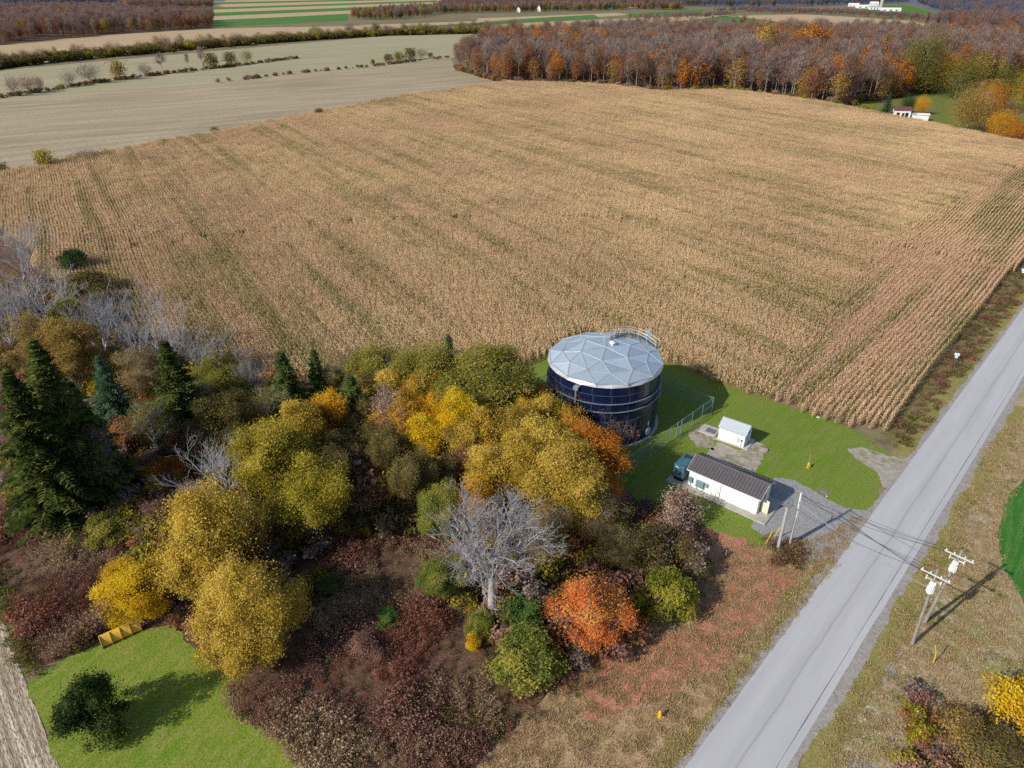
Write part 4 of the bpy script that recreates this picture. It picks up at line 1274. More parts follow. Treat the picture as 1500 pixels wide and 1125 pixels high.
dt = gp([(1305, 645), (1330, 655), (1345, 632), (1520, 405), (1620, 285), (1640, 215), (1500, 374), (1400, 504)])
P = rand_in(dt, .85); n = len(P)
scatter('ditch_weeds', P, RNG.random(n) * 6.28, .45 + .45 * RNG.random(n), RNG.integers(0, 10, n), BR + BR2 + WD, 'low brown and green weeds in the ditch between corn and road')
lw = gp([(-40, 830), (0, 845), (60, 970), (48, 1003), (36, 1000), (0, 905), (-40, 850)])
P = rand_in(lw, 2.0); n = len(P)
scatter('weed_strip', P, RNG.random(n) * 6.28, .6 + .6 * RNG.random(n), np.where(RNG.random(n) < .7, RNG.integers(0, 3, n), RNG.integers(3, 6, n)), WD + BR2, 'strip of green weeds between the harvested rows and the brush')
edge = gp([(330, 985), (350, 1000), (362, 1046), (430, 1075), (490, 1180), (470, 1180), (420, 1088), (338, 1048), (322, 992)])
P = rand_in(edge, 2.6); n = len(P)
scatter('dry_grass', P, RNG.random(n) * 6.28, .7 + .8 * RNG.random(n), RNG.integers(0, 3, n), DG, 'pale dry grass along the edge of the mown lawn')
rb = gp([(1330, 1000), (1390, 1040), (1440, 1060), (1520, 1000), (1520, 1180), (1300, 1180), (1330, 1090)])
P = rand_in(rb, .8); n = len(P)
scatter('undergrowth', P, RNG.random(n) * 6.28, .35 + .4 * RNG.random(n), RNG.integers(0, 9, n), UG + WD, 'brown and green tangle in the lower right corner')
pb = gp([(1118, 790), (1150, 790), (1178, 805), (1165, 832), (1130, 830)])
P = rand_in(pb, 1.8); n = len(P)
scatter('brush_thicket', P, RNG.random(n) * 6.28, .5 + .45 * RNG.random(n), RNG.integers(0, 7, n), BR + BR2, 'brown brush around the feet of the two poles by the gravel')

# ------------------------------------------------------------------ water tank
TC = Vector((14.4, 93.4, 0)); TR, TH = 8.7, 10.5
NAVY = newmat('navy_enamel')
m, nt, out = NAVY
co = objco(nt)
n1 = noise(nt, mapped(nt, co, 0, (1.2, 1.2, .12)), 1.4, 3)
principled(nt, out, mixc(nt, remap(nt, n1, .4, .7), (.008, .010, .042), (.010, .013, .050)), remap(nt, n1, .3, .7, .16, .24), 0, noise(nt, co, .9, 2), .05, .05, .5)
NAVY = m
SEAMT = mat('teal_sealant', (.07, .17, .21), (.04, .11, .15), 2, .6)
GALV = mat('galvanised_steel', (.50, .54, .57), (.36, .40, .43), 3, .45, .6)
RINGM = mat('teal_steel', (.22, .42, .50), (.10, .22, .28), 3, .5, .3)
CONC = mat('concrete', (.50, .49, .46), (.40, .39, .36), 1.5, .9, bstr=.3)
CONC_O = mat('stained_concrete', (.44, .42, .38), (.33, .31, .27), 1.2, .9, bstr=.3)
WHITE = mat('white_paint', (.78, .79, .80), (.70, .71, .72), 1.2, .5)
BLACKM = mat('black_steel', (.012, .012, .014), None, 2, .5)
m, nt, out = newmat('aluminium_panels')
av = nd(nt, 'ShaderNodeAttribute', attribute_name='var').outputs['Fac']
co = objco(nt)
br = noise(nt, mapped(nt, co, .6, (9, .7, 1)), 1.2, 3)
colr = mixc(nt, av, (.42, .53, .64), (.58, .68, .77))  # sky's blue reflection and uneven panel gleam put into the base colour
colr = mixc(nt, remap(nt, br, .35, .7, 0, .35), colr, (.66, .73, .80))
colr = mixc(nt, remap(nt, noise(nt, co, .6, 4), .5, .75, 0, .5), colr, (.36, .45, .54))
principled(nt, out, colr, remap(nt, av, 0, 1, .38, .55), .55, br, .04, .02)
ALU = m
tank = empty('water_tank', TC, 0, 'large navy blue bolted steel water tank with a pale faceted metal dome roof', 'water tank')
mb = MB()
NS = 120
mb.lathe([(TR, .12), (TR, TH)], NS)
mb.build('shell', NAVY, tank, smooth=True)
mb = MB()
course = TH / 7
for k in range(1, 7):
    if k in (5, 4): continue
    mb.lathe([(TR, k * course - .026), (TR + .02, k * course - .022), (TR + .02, k * course + .022), (TR, k * course + .026)], NS)
for c_ in range(7):
    for k in range(20):
        a = 2 * math.pi * k / 20 + (.012 if c_ % 2 else -.012)
        p = Vector((math.cos(a), math.sin(a), 0))
        mb.box(p * (TR + .002) + Vector((0, 0, (c_ + .5) * course)), (.03, .05, course - .06), rz=a)
mb.build('sheet_seams', SEAMT, tank)
for zz in (5 * course + .15, 4 * course + .25):
    mb = MB()
    prof = [(TR + .002, zz - .03), (TR + .24, zz - .03), (TR + .24, zz + .10), (TR + .21, zz + .10), (TR + .21, zz + .02), (TR + .002, zz + .02)]
    mb.lathe(prof, NS)
    for k in range(150):
        a = 2 * math.pi * (k + .5) / 150
        p = Vector((math.cos(a), math.sin(a), 0))
        mb.box(p * (TR + .215) + Vector((0, 0, zz + .055)), (.10, .17, .12), rz=a, m=1)
    mb.build('stiffener_ring', [RINGM, GALV], tank)
mb = MB(); mb.lathe([(TR + .45, -.1), (TR + .45, .10), (TR + .40, .13), (TR, .13), (TR - .1, .13)], 96)
mb.build('foundation_ring', CONC, tank)
# dome
A0 = R_(254.5)
RISE = 1.75
def dz(r): return TH + .42 + RISE * (1 - (r / (TR + .1)) ** 2)
R0, R1, R2 = TR + .08, TR * .76, TR * .46
r0 = [Vector((R0 * math.cos(A0 + R_(30 * k)), R0 * math.sin(A0 + R_(30 * k)), dz(R0))) for k in range(12)]
r1 = [Vector((R1 * math.cos(A0 + R_(30 * k + 15)), R1 * math.sin(A0 + R_(30 * k + 15)), dz(R1) + .10)) for k in range(12)]
r2 = [Vector((R2 * math.cos(A0 + R_(60 * k)), R2 * math.sin(A0 + R_(60 * k)), dz(R2) + .08)) for k in range(6)]
ap = Vector((0, 0, dz(0)))
tris = []
for k in range(12):
    tris += [(r0[k], r0[(k + 1) % 12], r1[k]), (r0[(k + 1) % 12], r1[(k + 1) % 12], r1[k])]
for k in range(6):
    i = 2 * k
    tris += [(r1[(i - 1) % 12], r1[i], r2[k]), (r1[i], r1[i + 1], r2[k]), (r1[i + 1], r2[(k + 1) % 6], r2[k]), (r2[k], r2[(k + 1) % 6], ap)]
VV, FF, var = [], [], []
rg_ = random.Random(21)
edges = set()
for t in tris:
    c_ = (t[0] + t[1] + t[2]) / 3
    nn = (t[1] - t[0]).cross(t[2] - t[0]).normalized()
    if nn.z < 0: nn = -nn; t = (t[0], t[2], t[1])
    n0 = len(VV)
    VV += [tuple(q) for q in t] + [tuple(c_ + nn * .05)]           # each panel is slightly crowned
    FF += [(n0, n0 + 1, n0 + 3), (n0 + 1, n0 + 2, n0 + 3), (n0 + 2, n0, n0 + 3)]
    v_ = rg_.random(); var += [v_] * 3
    for a, b in ((0, 1), (1, 2), (2, 0)):
        e = tuple(sorted((tuple(round(x, 3) for x in t[a]), tuple(round(x, 3) for x in t[b]))))
        edges.add(e)
link('dome_roof', np_mesh('dome_roof', VV, [np.array(FF)], [ALU], var), tank)
mb = MB()
for a, b in edges: mb.box((Vector(a) + Vector(b)) / 2 + Vector((0, 0, .02)), ((Vector(b) - Vector(a)).length, .13, .06),
                          M=(Vector(b) - Vector(a)).normalized().to_track_quat('X', 'Z').to_matrix())
for p in r0 + r1 + r2 + [ap]: mb.cyl(p + Vector((0, 0, -.02)), p + Vector((0, 0, .10)), .19, .16, 10)
mb.build('roof_battens', mat('aluminium_battens', (.55, .59, .63), (.45, .5, .54), 3, .45, .5), tank)
# skirt from the twelve-sided dome edge down over the shell
mb = MB()
lo = [Vector(((TR + .22) * math.cos(A0 + R_(15 * k)), (TR + .22) * math.sin(A0 + R_(15 * k)), TH - .06)) for k in range(24)]
hi = []
for k in range(12): hi += [r0[k], (r0[k] + r0[(k + 1) % 12]) / 2]
mb.add(lo + hi, [(k, (k + 1) % 24, 24 + (k + 1) % 24, 24 + k) for k in range(24)])
mb.build('roof_skirt', mat('aluminium_skirt', (.60, .64, .68), (.52, .56, .6), 2, .45, .4), tank)
# vent, overflow, manway
mb = MB()
vp = at(897, 505, dz(1.5)) - TC; vp.z = dz(1.5)
mb.lathe([(.18, -.15), (.18, .28), (.46, .30), (.48, .40), (.34, .55), (.12, .62), (.0, .63)], 18, vp)
mb.build('roof_vent', WHITE, tank, smooth=True)
ao = math.atan2(at(841, 600, 6).y - TC.y, at(841, 600, 6).x - TC.x)
ao = R_(236)
q = Vector((math.cos(ao), math.sin(ao), 0))
mb = MB()
mb.cyl(q * (TR + .36) + Vector((0, 0, .2)), q * (TR + .36) + Vector((0, 0, TH - 1.0)), .13, .13, 10)
mb.box(q * (TR + .32) + Vector((0, 0, TH - .75)), (.55, .8, .5), rz=ao)
for z in (2, 4.3, 6.6): mb.box(q * (TR + .2) + Vector((0, 0, z)), (.42, .12, .08), rz=ao)
mb.build('overflow_pipe', GALV, tank)
am = R_(317)
q = Vector((math.cos(am), math.sin(am), 0)); tq = Vector((-q.y, q.x, 0))
mb = MB()
mb.cyl(q * (TR - .02) + Vector((0, 0, 1.25)), q * (TR + .22) + Vector((0, 0, 1.25)), .55, .55, 20)
mb.cyl(q * (TR + .2) + Vector((0, 0, 1.25)), q * (TR + .27) + Vector((0, 0, 1.25)), .66, .66, 20)
for k in range(16):
    a = 2 * math.pi * k / 16
    c_ = q * (TR + .28) + tq * .6 * math.cos(a) + Vector((0, 0, 1.25 + .6 * math.sin(a)))
    mb.cyl(c_, c_ + q * .05, .04, .04, 6)
mb.build('manway', mat('pale_blue_steel', (.42, .55, .62), (.3, .42, .5), 3, .5), tank)
mb = MB(); mb.box(q * (TR + .03) + tq * .15 + Vector((0, 0, 2.5)), (.04, .28, .8), rz=am)
mb.build('notice_plate', WHITE, tank)
# walkway over the dome
wp = [at(888, 503, 12.35), at(896, 495, 12.5), at(905, 489.5, 12.4), at(920, 488.5, 12.1), at(935, 492, 11.7), at(949, 498.5, 11.3), at(963, 509, 10.95)]
wp = [p - TC for p in wp]
mb = MB(); ml = MB()
side = []
for k, p in enumerate(wp):
    d = (wp[min(k + 1, 6)] - wp[max(k - 1, 0)]); d.z = 0; d.normalize()
    side.append(Vector((-d.y, d.x, 0)) * .42)
for k in range(6):
    a, b = wp[k], wp[k + 1]
    ml.add([a - side[k], a + side[k], b + side[k + 1], b - side[k + 1], a - side[k] - Vector((0, 0, .12)), a + side[k] - Vector((0, 0, .12)), b + side[k + 1] - Vector((0, 0, .12)), b - side[k + 1] - Vector((0, 0, .12))],
           [(0, 1, 2, 3), (7, 6, 5, 4), (0, 4, 5, 1), (1, 5, 6, 2), (2, 6, 7, 3), (3, 7, 4, 0)])
for sg in (-1, 1):
    for hgt in (.55, 1.1):
        mb.tube([p + s * sg + Vector((0, 0, hgt)) for p, s in zip(wp, side)], .035, 5)
    for p, s in zip(wp, side):
        mb.cyl(p + s * sg - Vector((0, 0, .1)), p + s * sg + Vector((0, 0, 1.1)), .03, .03, 5)
        rr_ = math.hypot((p + s * sg).x, (p + s * sg).y)
        if rr_ < TR: mb.cyl(p + s * sg, Vector(((p + s * sg).x, (p + s * sg).y, dz(rr_))), .035, .035, 5)
mb.build('handrail', mat('white_rail', (.74, .72, .74), (.62, .6, .62), 3, .45, .2), tank)
ml.build('walkway_deck', mat('grey_grating', (.16, .22, .26), (.10, .14, .17), 3, .6, .4), tank)
mb = MB()
pq = wp[5] + Vector((.15, .25, 0))
mb.box(pq + Vector((0, 0, .55)), (.7, .6, .6)); mb.cyl(pq + Vector((.1, 0, .2)), pq + Vector((.1, 0, 1.9)), .06, .06, 6)
for s_x in (-.35, .35):
    for s_y in (-.35, .35): mb.cyl(pq + Vector((s_x, s_y, -.3)), pq + Vector((s_x, s_y, 1.75)), .03, .03, 5)
mb.tube([pq + Vector((.4 * math.cos(t), .4 * math.sin(t), 1.75)) for t in [i * math.pi / 6 for i in range(13)]], .03, 5)
mb.build('ladder_cage', mat('pale_hatch_steel', (.55, .64, .72), (.25, .36, .46), 4, .45, .3), tank)
mb = MB()
al = math.atan2(wp[6].y, wp[6].x); q = Vector((math.cos(al), math.sin(al), 0)); tq = Vector((-q.y, q.x, 0))
for sg in (-.22, .22): mb.cyl(q * (TR + .42) + tq * sg + Vector((0, 0, 2.2)), q * (TR + .42) + tq * sg + Vector((0, 0, TH + 1.2)), .03, .03, 5)
for k in range(28): mb.cyl(q * (TR + .42) - tq * .22 + Vector((0, 0, 2.3 + k * .3)), q * (TR + .42) + tq * .22 + Vector((0, 0, 2.3 + k * .3)), .018, .018, 4)
mb.build('ladder', GALV, tank)

# ------------------------------------------------------------------ fence
m, nt, out = newmat('green_chain_link')
tc = nd(nt, 'ShaderNodeTexCoord').outputs['Object']
def diag(sgn):
    sp = nd(nt, 'ShaderNodeSeparateXYZ'); nt.links.new(tc, sp.inputs[0])
    s = math_(nt, 'ADD', math_(nt, 'MULTIPLY', sp.outputs['X'], 1.0), math_(nt, 'MULTIPLY', sp.outputs['Z'], sgn))
    fr = math_(nt, 'FRACT', math_(nt, 'MULTIPLY', s, 13.0))
    return math_(nt, 'LESS_THAN', fr, .11)
wire = math_(nt, 'MAXIMUM', diag(1.0), diag(-1.0))
bs = nd(nt, 'ShaderNodeBsdfPrincipled'); bs.inputs['Base Color'].default_value = (.12, .26, .25, 1); bs.inputs['Roughness'].default_value = .6
tr_ = nd(nt, 'ShaderNodeBsdfTransparent'); mx = nd(nt, 'ShaderNodeMixShader')
nt.links.new(wire, mx.inputs[0]); nt.links.new(tr_.outputs[0], mx.inputs[1]); nt.links.new(bs.outputs[0], mx.inputs[2]); nt.links.new(mx.outputs[0], out.inputs[0])
LINKM = m
POSTM = mat('teal_fence_post', (.24, .40, .42), (.16, .29, .31), 3, .5, .2)
FC = at(1042, 603.5); FD = at(905, 702)
e1 = (FD - FC).normalized(); e2 = Vector((-e1.y, e1.x, 0)) * -1
Q = at(801, 568)
Lb = (Q - FC).dot(e2)
fence = empty('chain_link_fence', FC, 0, 'tall green chain-link fence with pipe posts around the water tank', 'fence')
FH = 2.7
corners = [Vector((0, 0, 0)), e1 * 27.5, e1 * 27.5 + e2 * Lb, e2 * Lb]
mp_, mr_ = MB(), MB()
for k in range(4):
    a, b = corners[k], corners[(k + 1) % 4]
    L_ = (b - a).length; d = (b - a).normalized(); n = max(1, round(L_ / 2.9))
    ang = math.atan2(d.y, d.x)
    for i in range(n):
        p = a + d * (L_ * i / n)
        rr = .062 if i == 0 else .04
        mp_.cyl(p, p + Vector((0, 0, FH + .06)), rr, rr, 8)
        if i == 0: mp_.cyl(p + Vector((0, 0, FH + .06)), p + Vector((0, 0, FH + .12)), rr * 1.2, .02, 8)
    if k == 0:
        for t in (9.2, 10.4): mp_.cyl(d * t, d * t + Vector((0, 0, FH + .06)), .055, .055, 8)
    mr_.cyl(a + Vector((0, 0, FH)), b + Vector((0, 0, FH)), .035, .035, 6)
    mr_.cyl(a + Vector((0, 0, .08)), b + Vector((0, 0, .08)), .02, .02, 5)
    for i in ([0, 1] if k != 0 else [0, 2, 3]):
        p0 = a + d * (L_ * i / n); p1 = a + d * (L_ * (i + 1) / n)
        mr_.cyl(p0 + Vector((0, 0, FH * .52)), p1 + Vector((0, 0, FH * .52)), .028, .028, 6)
    fab = MB()
    fab.add([(0, 0, .05), (L_, 0, .05), (L_, 0, FH), (0, 0, FH)], [(0, 1, 2, 3)])
    o = fab.build('wire_mesh', LINKM, fence); o.location = a + Vector((0, 0, 0)) ; o.rotation_euler = (0, 0, ang)
for k in range(4):
    a, b = corners[k], corners[(k + 1) % 4]
    L_ = (b - a).length; d = (b - a).normalized(); n = max(1, round(L_ / 2.9))
    ts = [L_ * i / n for i in range(n)] + ([9.2, 10.4] if k == 0 else [])
    for i, t in enumerate(ts):
        pm = MB(); rr = .075 if i == 0 or i >= n else .045
        pm.cyl((0, 0, 0), (0, 0, FH + .06), rr, rr, 8); pm.cyl((0, 0, FH + .06), (0, 0, FH + .13), rr * 1.2, .02, 8)
        pm.build('post', POSTM, fence, a + d * t)
mr_.build('rails', POSTM, fence)

# ------------------------------------------------------------------ pump house
SIDING, nt, out = newmat('white_metal_siding')
co = objco(nt)
spx = nd(nt, 'ShaderNodeSeparateXYZ'); nt.links.new(co, spx.inputs[0])
rib = math_(nt, 'FRACT', math_(nt, 'MULTIPLY', math_(nt, 'ADD', spx.outputs['X'], spx.outputs['Y']), 3.3))
ribm = math_(nt, 'LESS_THAN', rib, .10)
cl_ = mixc(nt, math_(nt, 'MULTIPLY', ribm, .5), (.80, .81, .82), (.50, .52, .55))
cl_ = mixc(nt, remap(nt, noise(nt, mapped(nt, co, 0, (2, 2, .3)), 1, 3), .45, .75, 0, .35), cl_, (.60, .60, .58))
principled(nt, out, cl_, .5, 0, rib, .15, .02, .4)
ROOFB = mat('brown_standing_seam', (.115, .105, .115), (.09, .083, .092), 1.0, .5, .0)
ROOFR = mat('dark_seam', (.07, .06, .065), None, 2, .5)
B1 = Vector((32.10, 69.25, 0)); TH_ = R_(140.2)
BL, BW, EV, RG = 9.85, 4.3, 2.95, 3.95
bld = empty('pump_house', B1, TH_, 'long white metal building with a dark brown ribbed roof beside the gravel', 'building')
mb = MB()      # walls with gables, local x along the long side, y towards the rear is negative
prof = [Vector((0, 0, .18)), Vector((0, -BW, .18)), Vector((0, -BW, EV)), Vector((0, -BW / 2, RG)), Vector((0, 0, EV))]
mb.prism(prof, (BL, 0, 0))
mb.build('wall', SIDING, bld)
mb = MB()
OV = .32
sl_ = (RG - EV) / (BW / 2)
for sg in (1, -1):
    ye = -BW / 2 + sg * (BW / 2 + OV); ze = EV - OV * sl_
    a = [Vector((-OV, ye, ze + .02)), Vector((BL + OV, ye, ze + .02)), Vector((BL + OV, -BW / 2, RG + .02)), Vector((-OV, -BW / 2, RG + .02))]
    up = [p + Vector((0, 0, .10)) for p in a]
    mb.add(a + up, [(0, 1, 2, 3) if sg < 0 else (3, 2, 1, 0), (4, 5, 6, 7), (0, 1, 5, 4), (1, 2, 6, 5), (2, 3, 7, 6), (3, 0, 4, 7)])
    nrib = 24
    for k in range(nrib + 1):
        x = -OV + .04 + (BL + 2 * OV - .08) * k / nrib
        pa = Vector((x, ye, ze + .12)); pb = Vector((x, -BW / 2 + sg * .08, RG + .12 - .08 * sl_))
        d = pb - pa
        mb.box((pa + pb) / 2 + Vector((0, 0, .03)), (d.length, .045, .045), M=Matrix((d.normalized(), Vector((1, 0, 0)) * (-1 if sg > 0 else 1), d.normalized().cross(Vector((1, 0, 0)) * (-1 if sg > 0 else 1)))).transposed(), m=1)
mb.cyl((-OV, -BW / 2, RG + .10), (BL + OV, -BW / 2, RG + .10), .11, .11, 8)
mb.build('roof', [ROOFB, ROOFR], bld)
mb = MB()
for sg in (1, -1):
    ye = -BW / 2 + sg * (BW / 2 + OV); ze = EV - OV * sl_
    mb.box((BL / 2, ye + sg * .02, ze + .03), (BL + 2 * OV, .035, .16))
    for x in (-OV - .02, BL + OV + .02):
        p0 = Vector((x, ye, ze + .04)); p1 = Vector((x, -BW / 2, RG + .04)); d = p1 - p0
        mb.box((p0 + p1) / 2, (.035, d.length, .16), M=Matrix((Vector((1, 0, 0)), d.normalized(), Vector((1, 0, 0)).cross(d.normalized()))).transposed())
mb.build('trim', WHITE, bld)
dr = MB(); dr.box((-.03, -1.55, 1.25), (.05, 1.15, 2.15)); door = dr.build('door', mat('grey_door', (.34, .36, .40), (.28, .3, .34), 2, .5), bld)
fr = MB(); fr.box((-.05, -.93, 1.27), (.09, .09, 2.2)); fr.box((-.05, -2.17, 1.27), (.09, .09, 2.2)); fr.box((-.05, -1.55, 2.42), (.09, 1.33, .1)); fr.build('door_frame', mat('dark_frame', (.10, .11, .13), None, 2, .5), bld)
op = MB(); op.box((-.62, -1.02, 1.25), (1.1, .05, 2.1), rz=R_(-14)); op.build('screen_door', mat('cream_paint', (.74, .70, .58), (.66, .6, .5), 2, .5), bld)
cab = MB(); cab.cbox((9.45, .16, 1.35), (.55, .28, .8)); cab.cyl((9.45, .16, .2), (9.45, .16, .95), .04, .04, 6); cab.build('meter_box', mat('teal_cabinet', (.16, .27, .30), (.11, .2, .23), 3, .5), bld)
cab = MB(); cab.cbox((8.05, .2, 1.25), (1.15, .36, 1.0)); cab.cyl((7.6, .2, .2), (7.6, .2, .75), .04, .04, 6); cab.cyl((8.5, .2, .2), (8.5, .2, .75), .04, .04, 6); cab.build('switch_cabinet', mat('teal_cabinet_large', (.18, .30, .33), (.12, .22, .25), 3, .5), bld)
cab = MB(); cab.cbox((7.15, .14, 1.45), (.45, .24, .6)); cab.build('meter_box', mat('pale_teal_cabinet', (.25, .38, .42), (.2, .3, .33), 3, .5), bld)
cab = MB(); cab.cyl((5.2, .05, .2), (5.2, .05, 2.6), .03, .03, 6); cab.box((5.4, .06, 1.0), (.16, .1, .16)); cab.build('conduit', GALV, bld)
lt = MB(); lt.box((-.1, -1.55, 2.75), (.2, .28, .18)); lt.build('lamp', BLACKM, bld)
mb = MB(); mb.cbox((BL / 2 + .6, -BW / 2 + .25, .05), (BL + 4.6, BW + 1.75, .26), .03)
sl = mb.build('concrete_slab', CONC_O, None, B1); sl.rotation_euler = (0, 0, TH_)
tag(sl, 'long concrete slab that the white metal building stands on', 'slab')
# generator
gen = empty('generator', B1 + Matrix.Rotation(TH_, 3, 'Z') @ Vector((11.4, -1.6, .18)), TH_, 'dark teal generator housing on a black base behind the left end of the long building', 'generator')
GT = mat('teal_enamel', (.04, .12, .17), (.07, .18, .24), 1.4, .35, bstr=.05)
mb = MB(); mb.cbox((0, 0, 1.55), (1.7, 3.5, 1.95), .06); mb.build('housing', GT, gen)
mb = MB(); mb.box((0, 0, .28), (1.4, 3.2, .56)); mb.build('base_tank', BLACKM, gen)
mb = MB()
for k in range(9): mb.box((0, 1.76, 1.0 + k * .09), (1.1, .03, .045))
mb.build('louvre', BLACKM, gen)
mb = MB(); mb.box((0, -1.1, 2.545), (1.1, .7, .03)); mb.cyl((.3, -.3, 2.5), (.3, -.3, 2.85), .07, .07, 8); mb.build('exhaust', mat('dark_vent', (.03, .05, .06), None, 2, .6), gen)
mb = MB(); mb.box((.25, 1.762, 2.25), (.55, .02, .18)); mb.build('name_plate', mat('pale_red_plate', (.55, .42, .44), (.6, .55, .55), 4, .5), gen)

# ------------------------------------------------------------------ small shed
S1 = at(1088.4, 656.8); S0 = at(1050.8, 643.4)
SA = math.atan2(S0.y - S1.y, S0.x - S1.x)
SLn, SWd, SE, SRg = (S0 - S1).length, 2.9, 2.35, 3.2
shed = empty('well_shed', S1, SA, 'small white shed with a pale grey shingle roof on the grass', 'shed')
mb = MB(); mb.prism([Vector((0, 0, .14)), Vector((0, -SWd, .14)), Vector((0, -SWd, SE)), Vector((0, -SWd / 2, SRg)), Vector((0, 0, SE))], (SLn, 0, 0))
mb.build('wall', mat('white_block_wall', (.82, .82, .82), (.76, .77, .78), 1.0, .6), shed)
m, nt, out = newmat('grey_shingles')
co = objco(nt)
bk = nd(nt, 'ShaderNodeTexBrick'); nt.links.new(mapped(nt, co, 0, (1, 1, 1)), bk.inputs['Vector'])
bk.inputs['Scale'].default_value = 4.2; bk.inputs['Color1'].default_value = (.44, .50, .55, 1); bk.inputs['Color2'].default_value = (.60, .66, .70, 1); bk.inputs['Mortar'].default_value = (.26, .31, .36, 1)
bk.inputs['Mortar Size'].default_value = .03
cl_ = mixc(nt, remap(nt, noise(nt, co, 6, 3, .8), .42, .62, 0, .7), bk.outputs['Color'], (.34, .40, .46))
principled(nt, out, cl_, .85, 0, bk.outputs['Fac'], .3, .02)
SHING = m
mb = MB(); OV = .18; sl_ = (SRg - SE) / (SWd / 2)
for sg in (1, -1):
    ye = -SWd / 2 + sg * (SWd / 2 + OV); ze = SE - OV * sl_
    a = [Vector((-OV, ye, ze + .02)), Vector((SLn + OV, ye, ze + .02)), Vector((SLn + OV, -SWd / 2, SRg + .02)), Vector((-OV, -SWd / 2, SRg + .02))]
    up = [p + Vector((0, 0, .10)) for p in a]
    mb.add(a + up, [(0, 1, 2, 3), (4, 5, 6, 7), (0, 1, 5, 4), (1, 2, 6, 5), (2, 3, 7, 6), (3, 0, 4, 7)])
mb.box((SLn / 2, -SWd / 2, SRg + .13), (SLn + 2 * OV, .26, .05))
mb.build('roof', SHING, shed)
mb = MB(); mb.box((-.03, -1.35, 1.15), (.05, .95, 2.0)); d_ = mb.build('door', mat('pale_blue_door', (.55, .66, .74), (.48, .58, .66), 2, .5), shed)
mb = MB(); mb.cyl((-.05, -1.02, 1.1), (-.13, -1.02, 1.1), .035, .035, 8); mb.build('handle', BLACKM, d_)
mb = MB(); mb.box((-.12, -.95, 2.55), (.22, .3, .34)); mb.build('lamp', BLACKM, shed)
mb = MB(); mb.box((.95, .035, 1.15), (.42, .07, .85)); mb.build('electric_panel', mat('pale_panel', (.55, .60, .66), (.48, .52, .58), 2, .5), shed)
mb = MB(); mb.box((.42, .05, 1.25), (.22, .1, .26)); mb.cyl((.42, .05, .2), (.42, .05, 1.1), .025, .025, 6); mb.build('meter', mat('dark_meter', (.08, .10, .13), None, 2, .5), shed)
mb = MB(); mb.cbox((1.75, -SWd / 2, .06), (SLn + .9, SWd + .45, .20), .02); sl = mb.build('concrete_slab', CONC, None, S1); sl.rotation_euler = (0, 0, SA)
tag(sl, 'concrete slab under the small white shed', 'slab')
mb = MB(); mb.cbox((0, 0, .07), (2.7, 2.5, .18), .02)
pd = empty('concrete_pad', S1 + Matrix.Rotation(SA, 3, 'Z') @ Vector((SLn + 1.9, -SWd / 2, 0)), SA, 'low concrete pad with a grey steel hatch between shed and fence', 'pad')
mb.build('pad', CONC, pd)
mb = MB(); mb.box((-.3, .05, .185), (1.5, 1.25, .05)); mb.build('hatch', mat('grey_hatch', (.22, .24, .27), (.17, .19, .22), 2, .5, .3), pd)
mb = MB(); mb.cyl((0, 0, 0), (0, 0, 1.15), .07, .07, 10); mb.cyl((0, 0, 1.15), (0, 0, 1.35), .12, .10, 10); mb.cyl((-.2, 0, 1.2), (.2, 0, 1.2), .05, .05, 8)
tag(mb.build('standpipe', mat('dark_red_iron', (.10, .045, .04), None, 3, .6), None, at(1043.5, 607)), 'short dark standpipe at the corner of the fence', 'pipe')


# ------------------------------------------------------------------ small things
def rock(name, loc, s, seed, m_, label, cat, sq=.65):
    rg = random.Random(seed)
    mbx = MB(); mbx.lathe([(.02, -.3), (.62, -.22), (.95, .05), (.9, .35), (.55, .62), (.02, .7)], 11)
    for i, v in enumerate(mbx.v):
        f = .82 + .36 * rg.random()
        mbx.v[i] = (v[0] * f * s, v[1] * f * s * .8, v[2] * f * s * sq)
    o = mbx.build(name, m_, None, loc)
    o.rotation_euler = (0, 0, rg.random() * 6)
    return tag(o, label, cat)


rock('boulder', at(1119, 660), .75, 4, mat('pink_granite', (.42, .34, .31), (.30, .25, .24), 3, .9, bstr=.5), 'pinkish grey boulder on the grass corner by the small shed', 'boulder')
HY = mat('yellow_hydrant_paint', (.70, .42, .02), (.55, .32, .02), 4, .45)
def hydrant(loc, label, flag, rz, grp='yellow fire hydrants'):
    h = empty('fire_hydrant', loc, rz, label, 'hydrant', grp)
    b = MB(); b.lathe([(.22, -.1), (.22, .05), (.15, .07), (.145, .55), (.19, .57), (.19, .63), (.16, .65)], 14); b.build('barrel', HY, h, smooth=True)
    b = MB(); b.lathe([(.17, .65), (.165, .74), (.11, .84), (.05, .88), (.05, .95), (.0, .96)], 14); b.build('bonnet', HY, h, smooth=True)
    for dx, dy, r in ((1, 0, .07), (-1, 0, .07), (0, -1, .095)):
        b = MB(); b.cyl((dx * .12, dy * .12, .45), (dx * .27, dy * .27, .45), r, r, 10); b.cyl((dx * .25, dy * .25, .45), (dx * .31, dy * .31, .45), r * 1.25, r * 1.1, 8); b.build('nozzle', HY, h)
    if flag:
        b = MB(); b.tube([(.1, .1, .6), (.13, .14, 1.2), (.22, .2, 1.75), (.24, .22, 2.0)], .022, 6); f = b.build('marker_rod', mat('rod_tan', (.5, .38, .22), None, 3, .5), h)
        b = MB(); b.box((.24, .22, 2.05), (.05, .05, .16)); b.build('rod_tip', HY, f)
    return h
hydrant(at(1183.5, 685), 'yellow fire hydrant with a tall marker rod on the green lawn', True, .6)
hydrant(at(966, 1050), 'yellow fire hydrant in dry grass near the bottom road edge', False, .2)
mb = MB(); mb.lathe([(.62, -.05), (.62, .03), (.5, .06), (.0, .07)], 18)
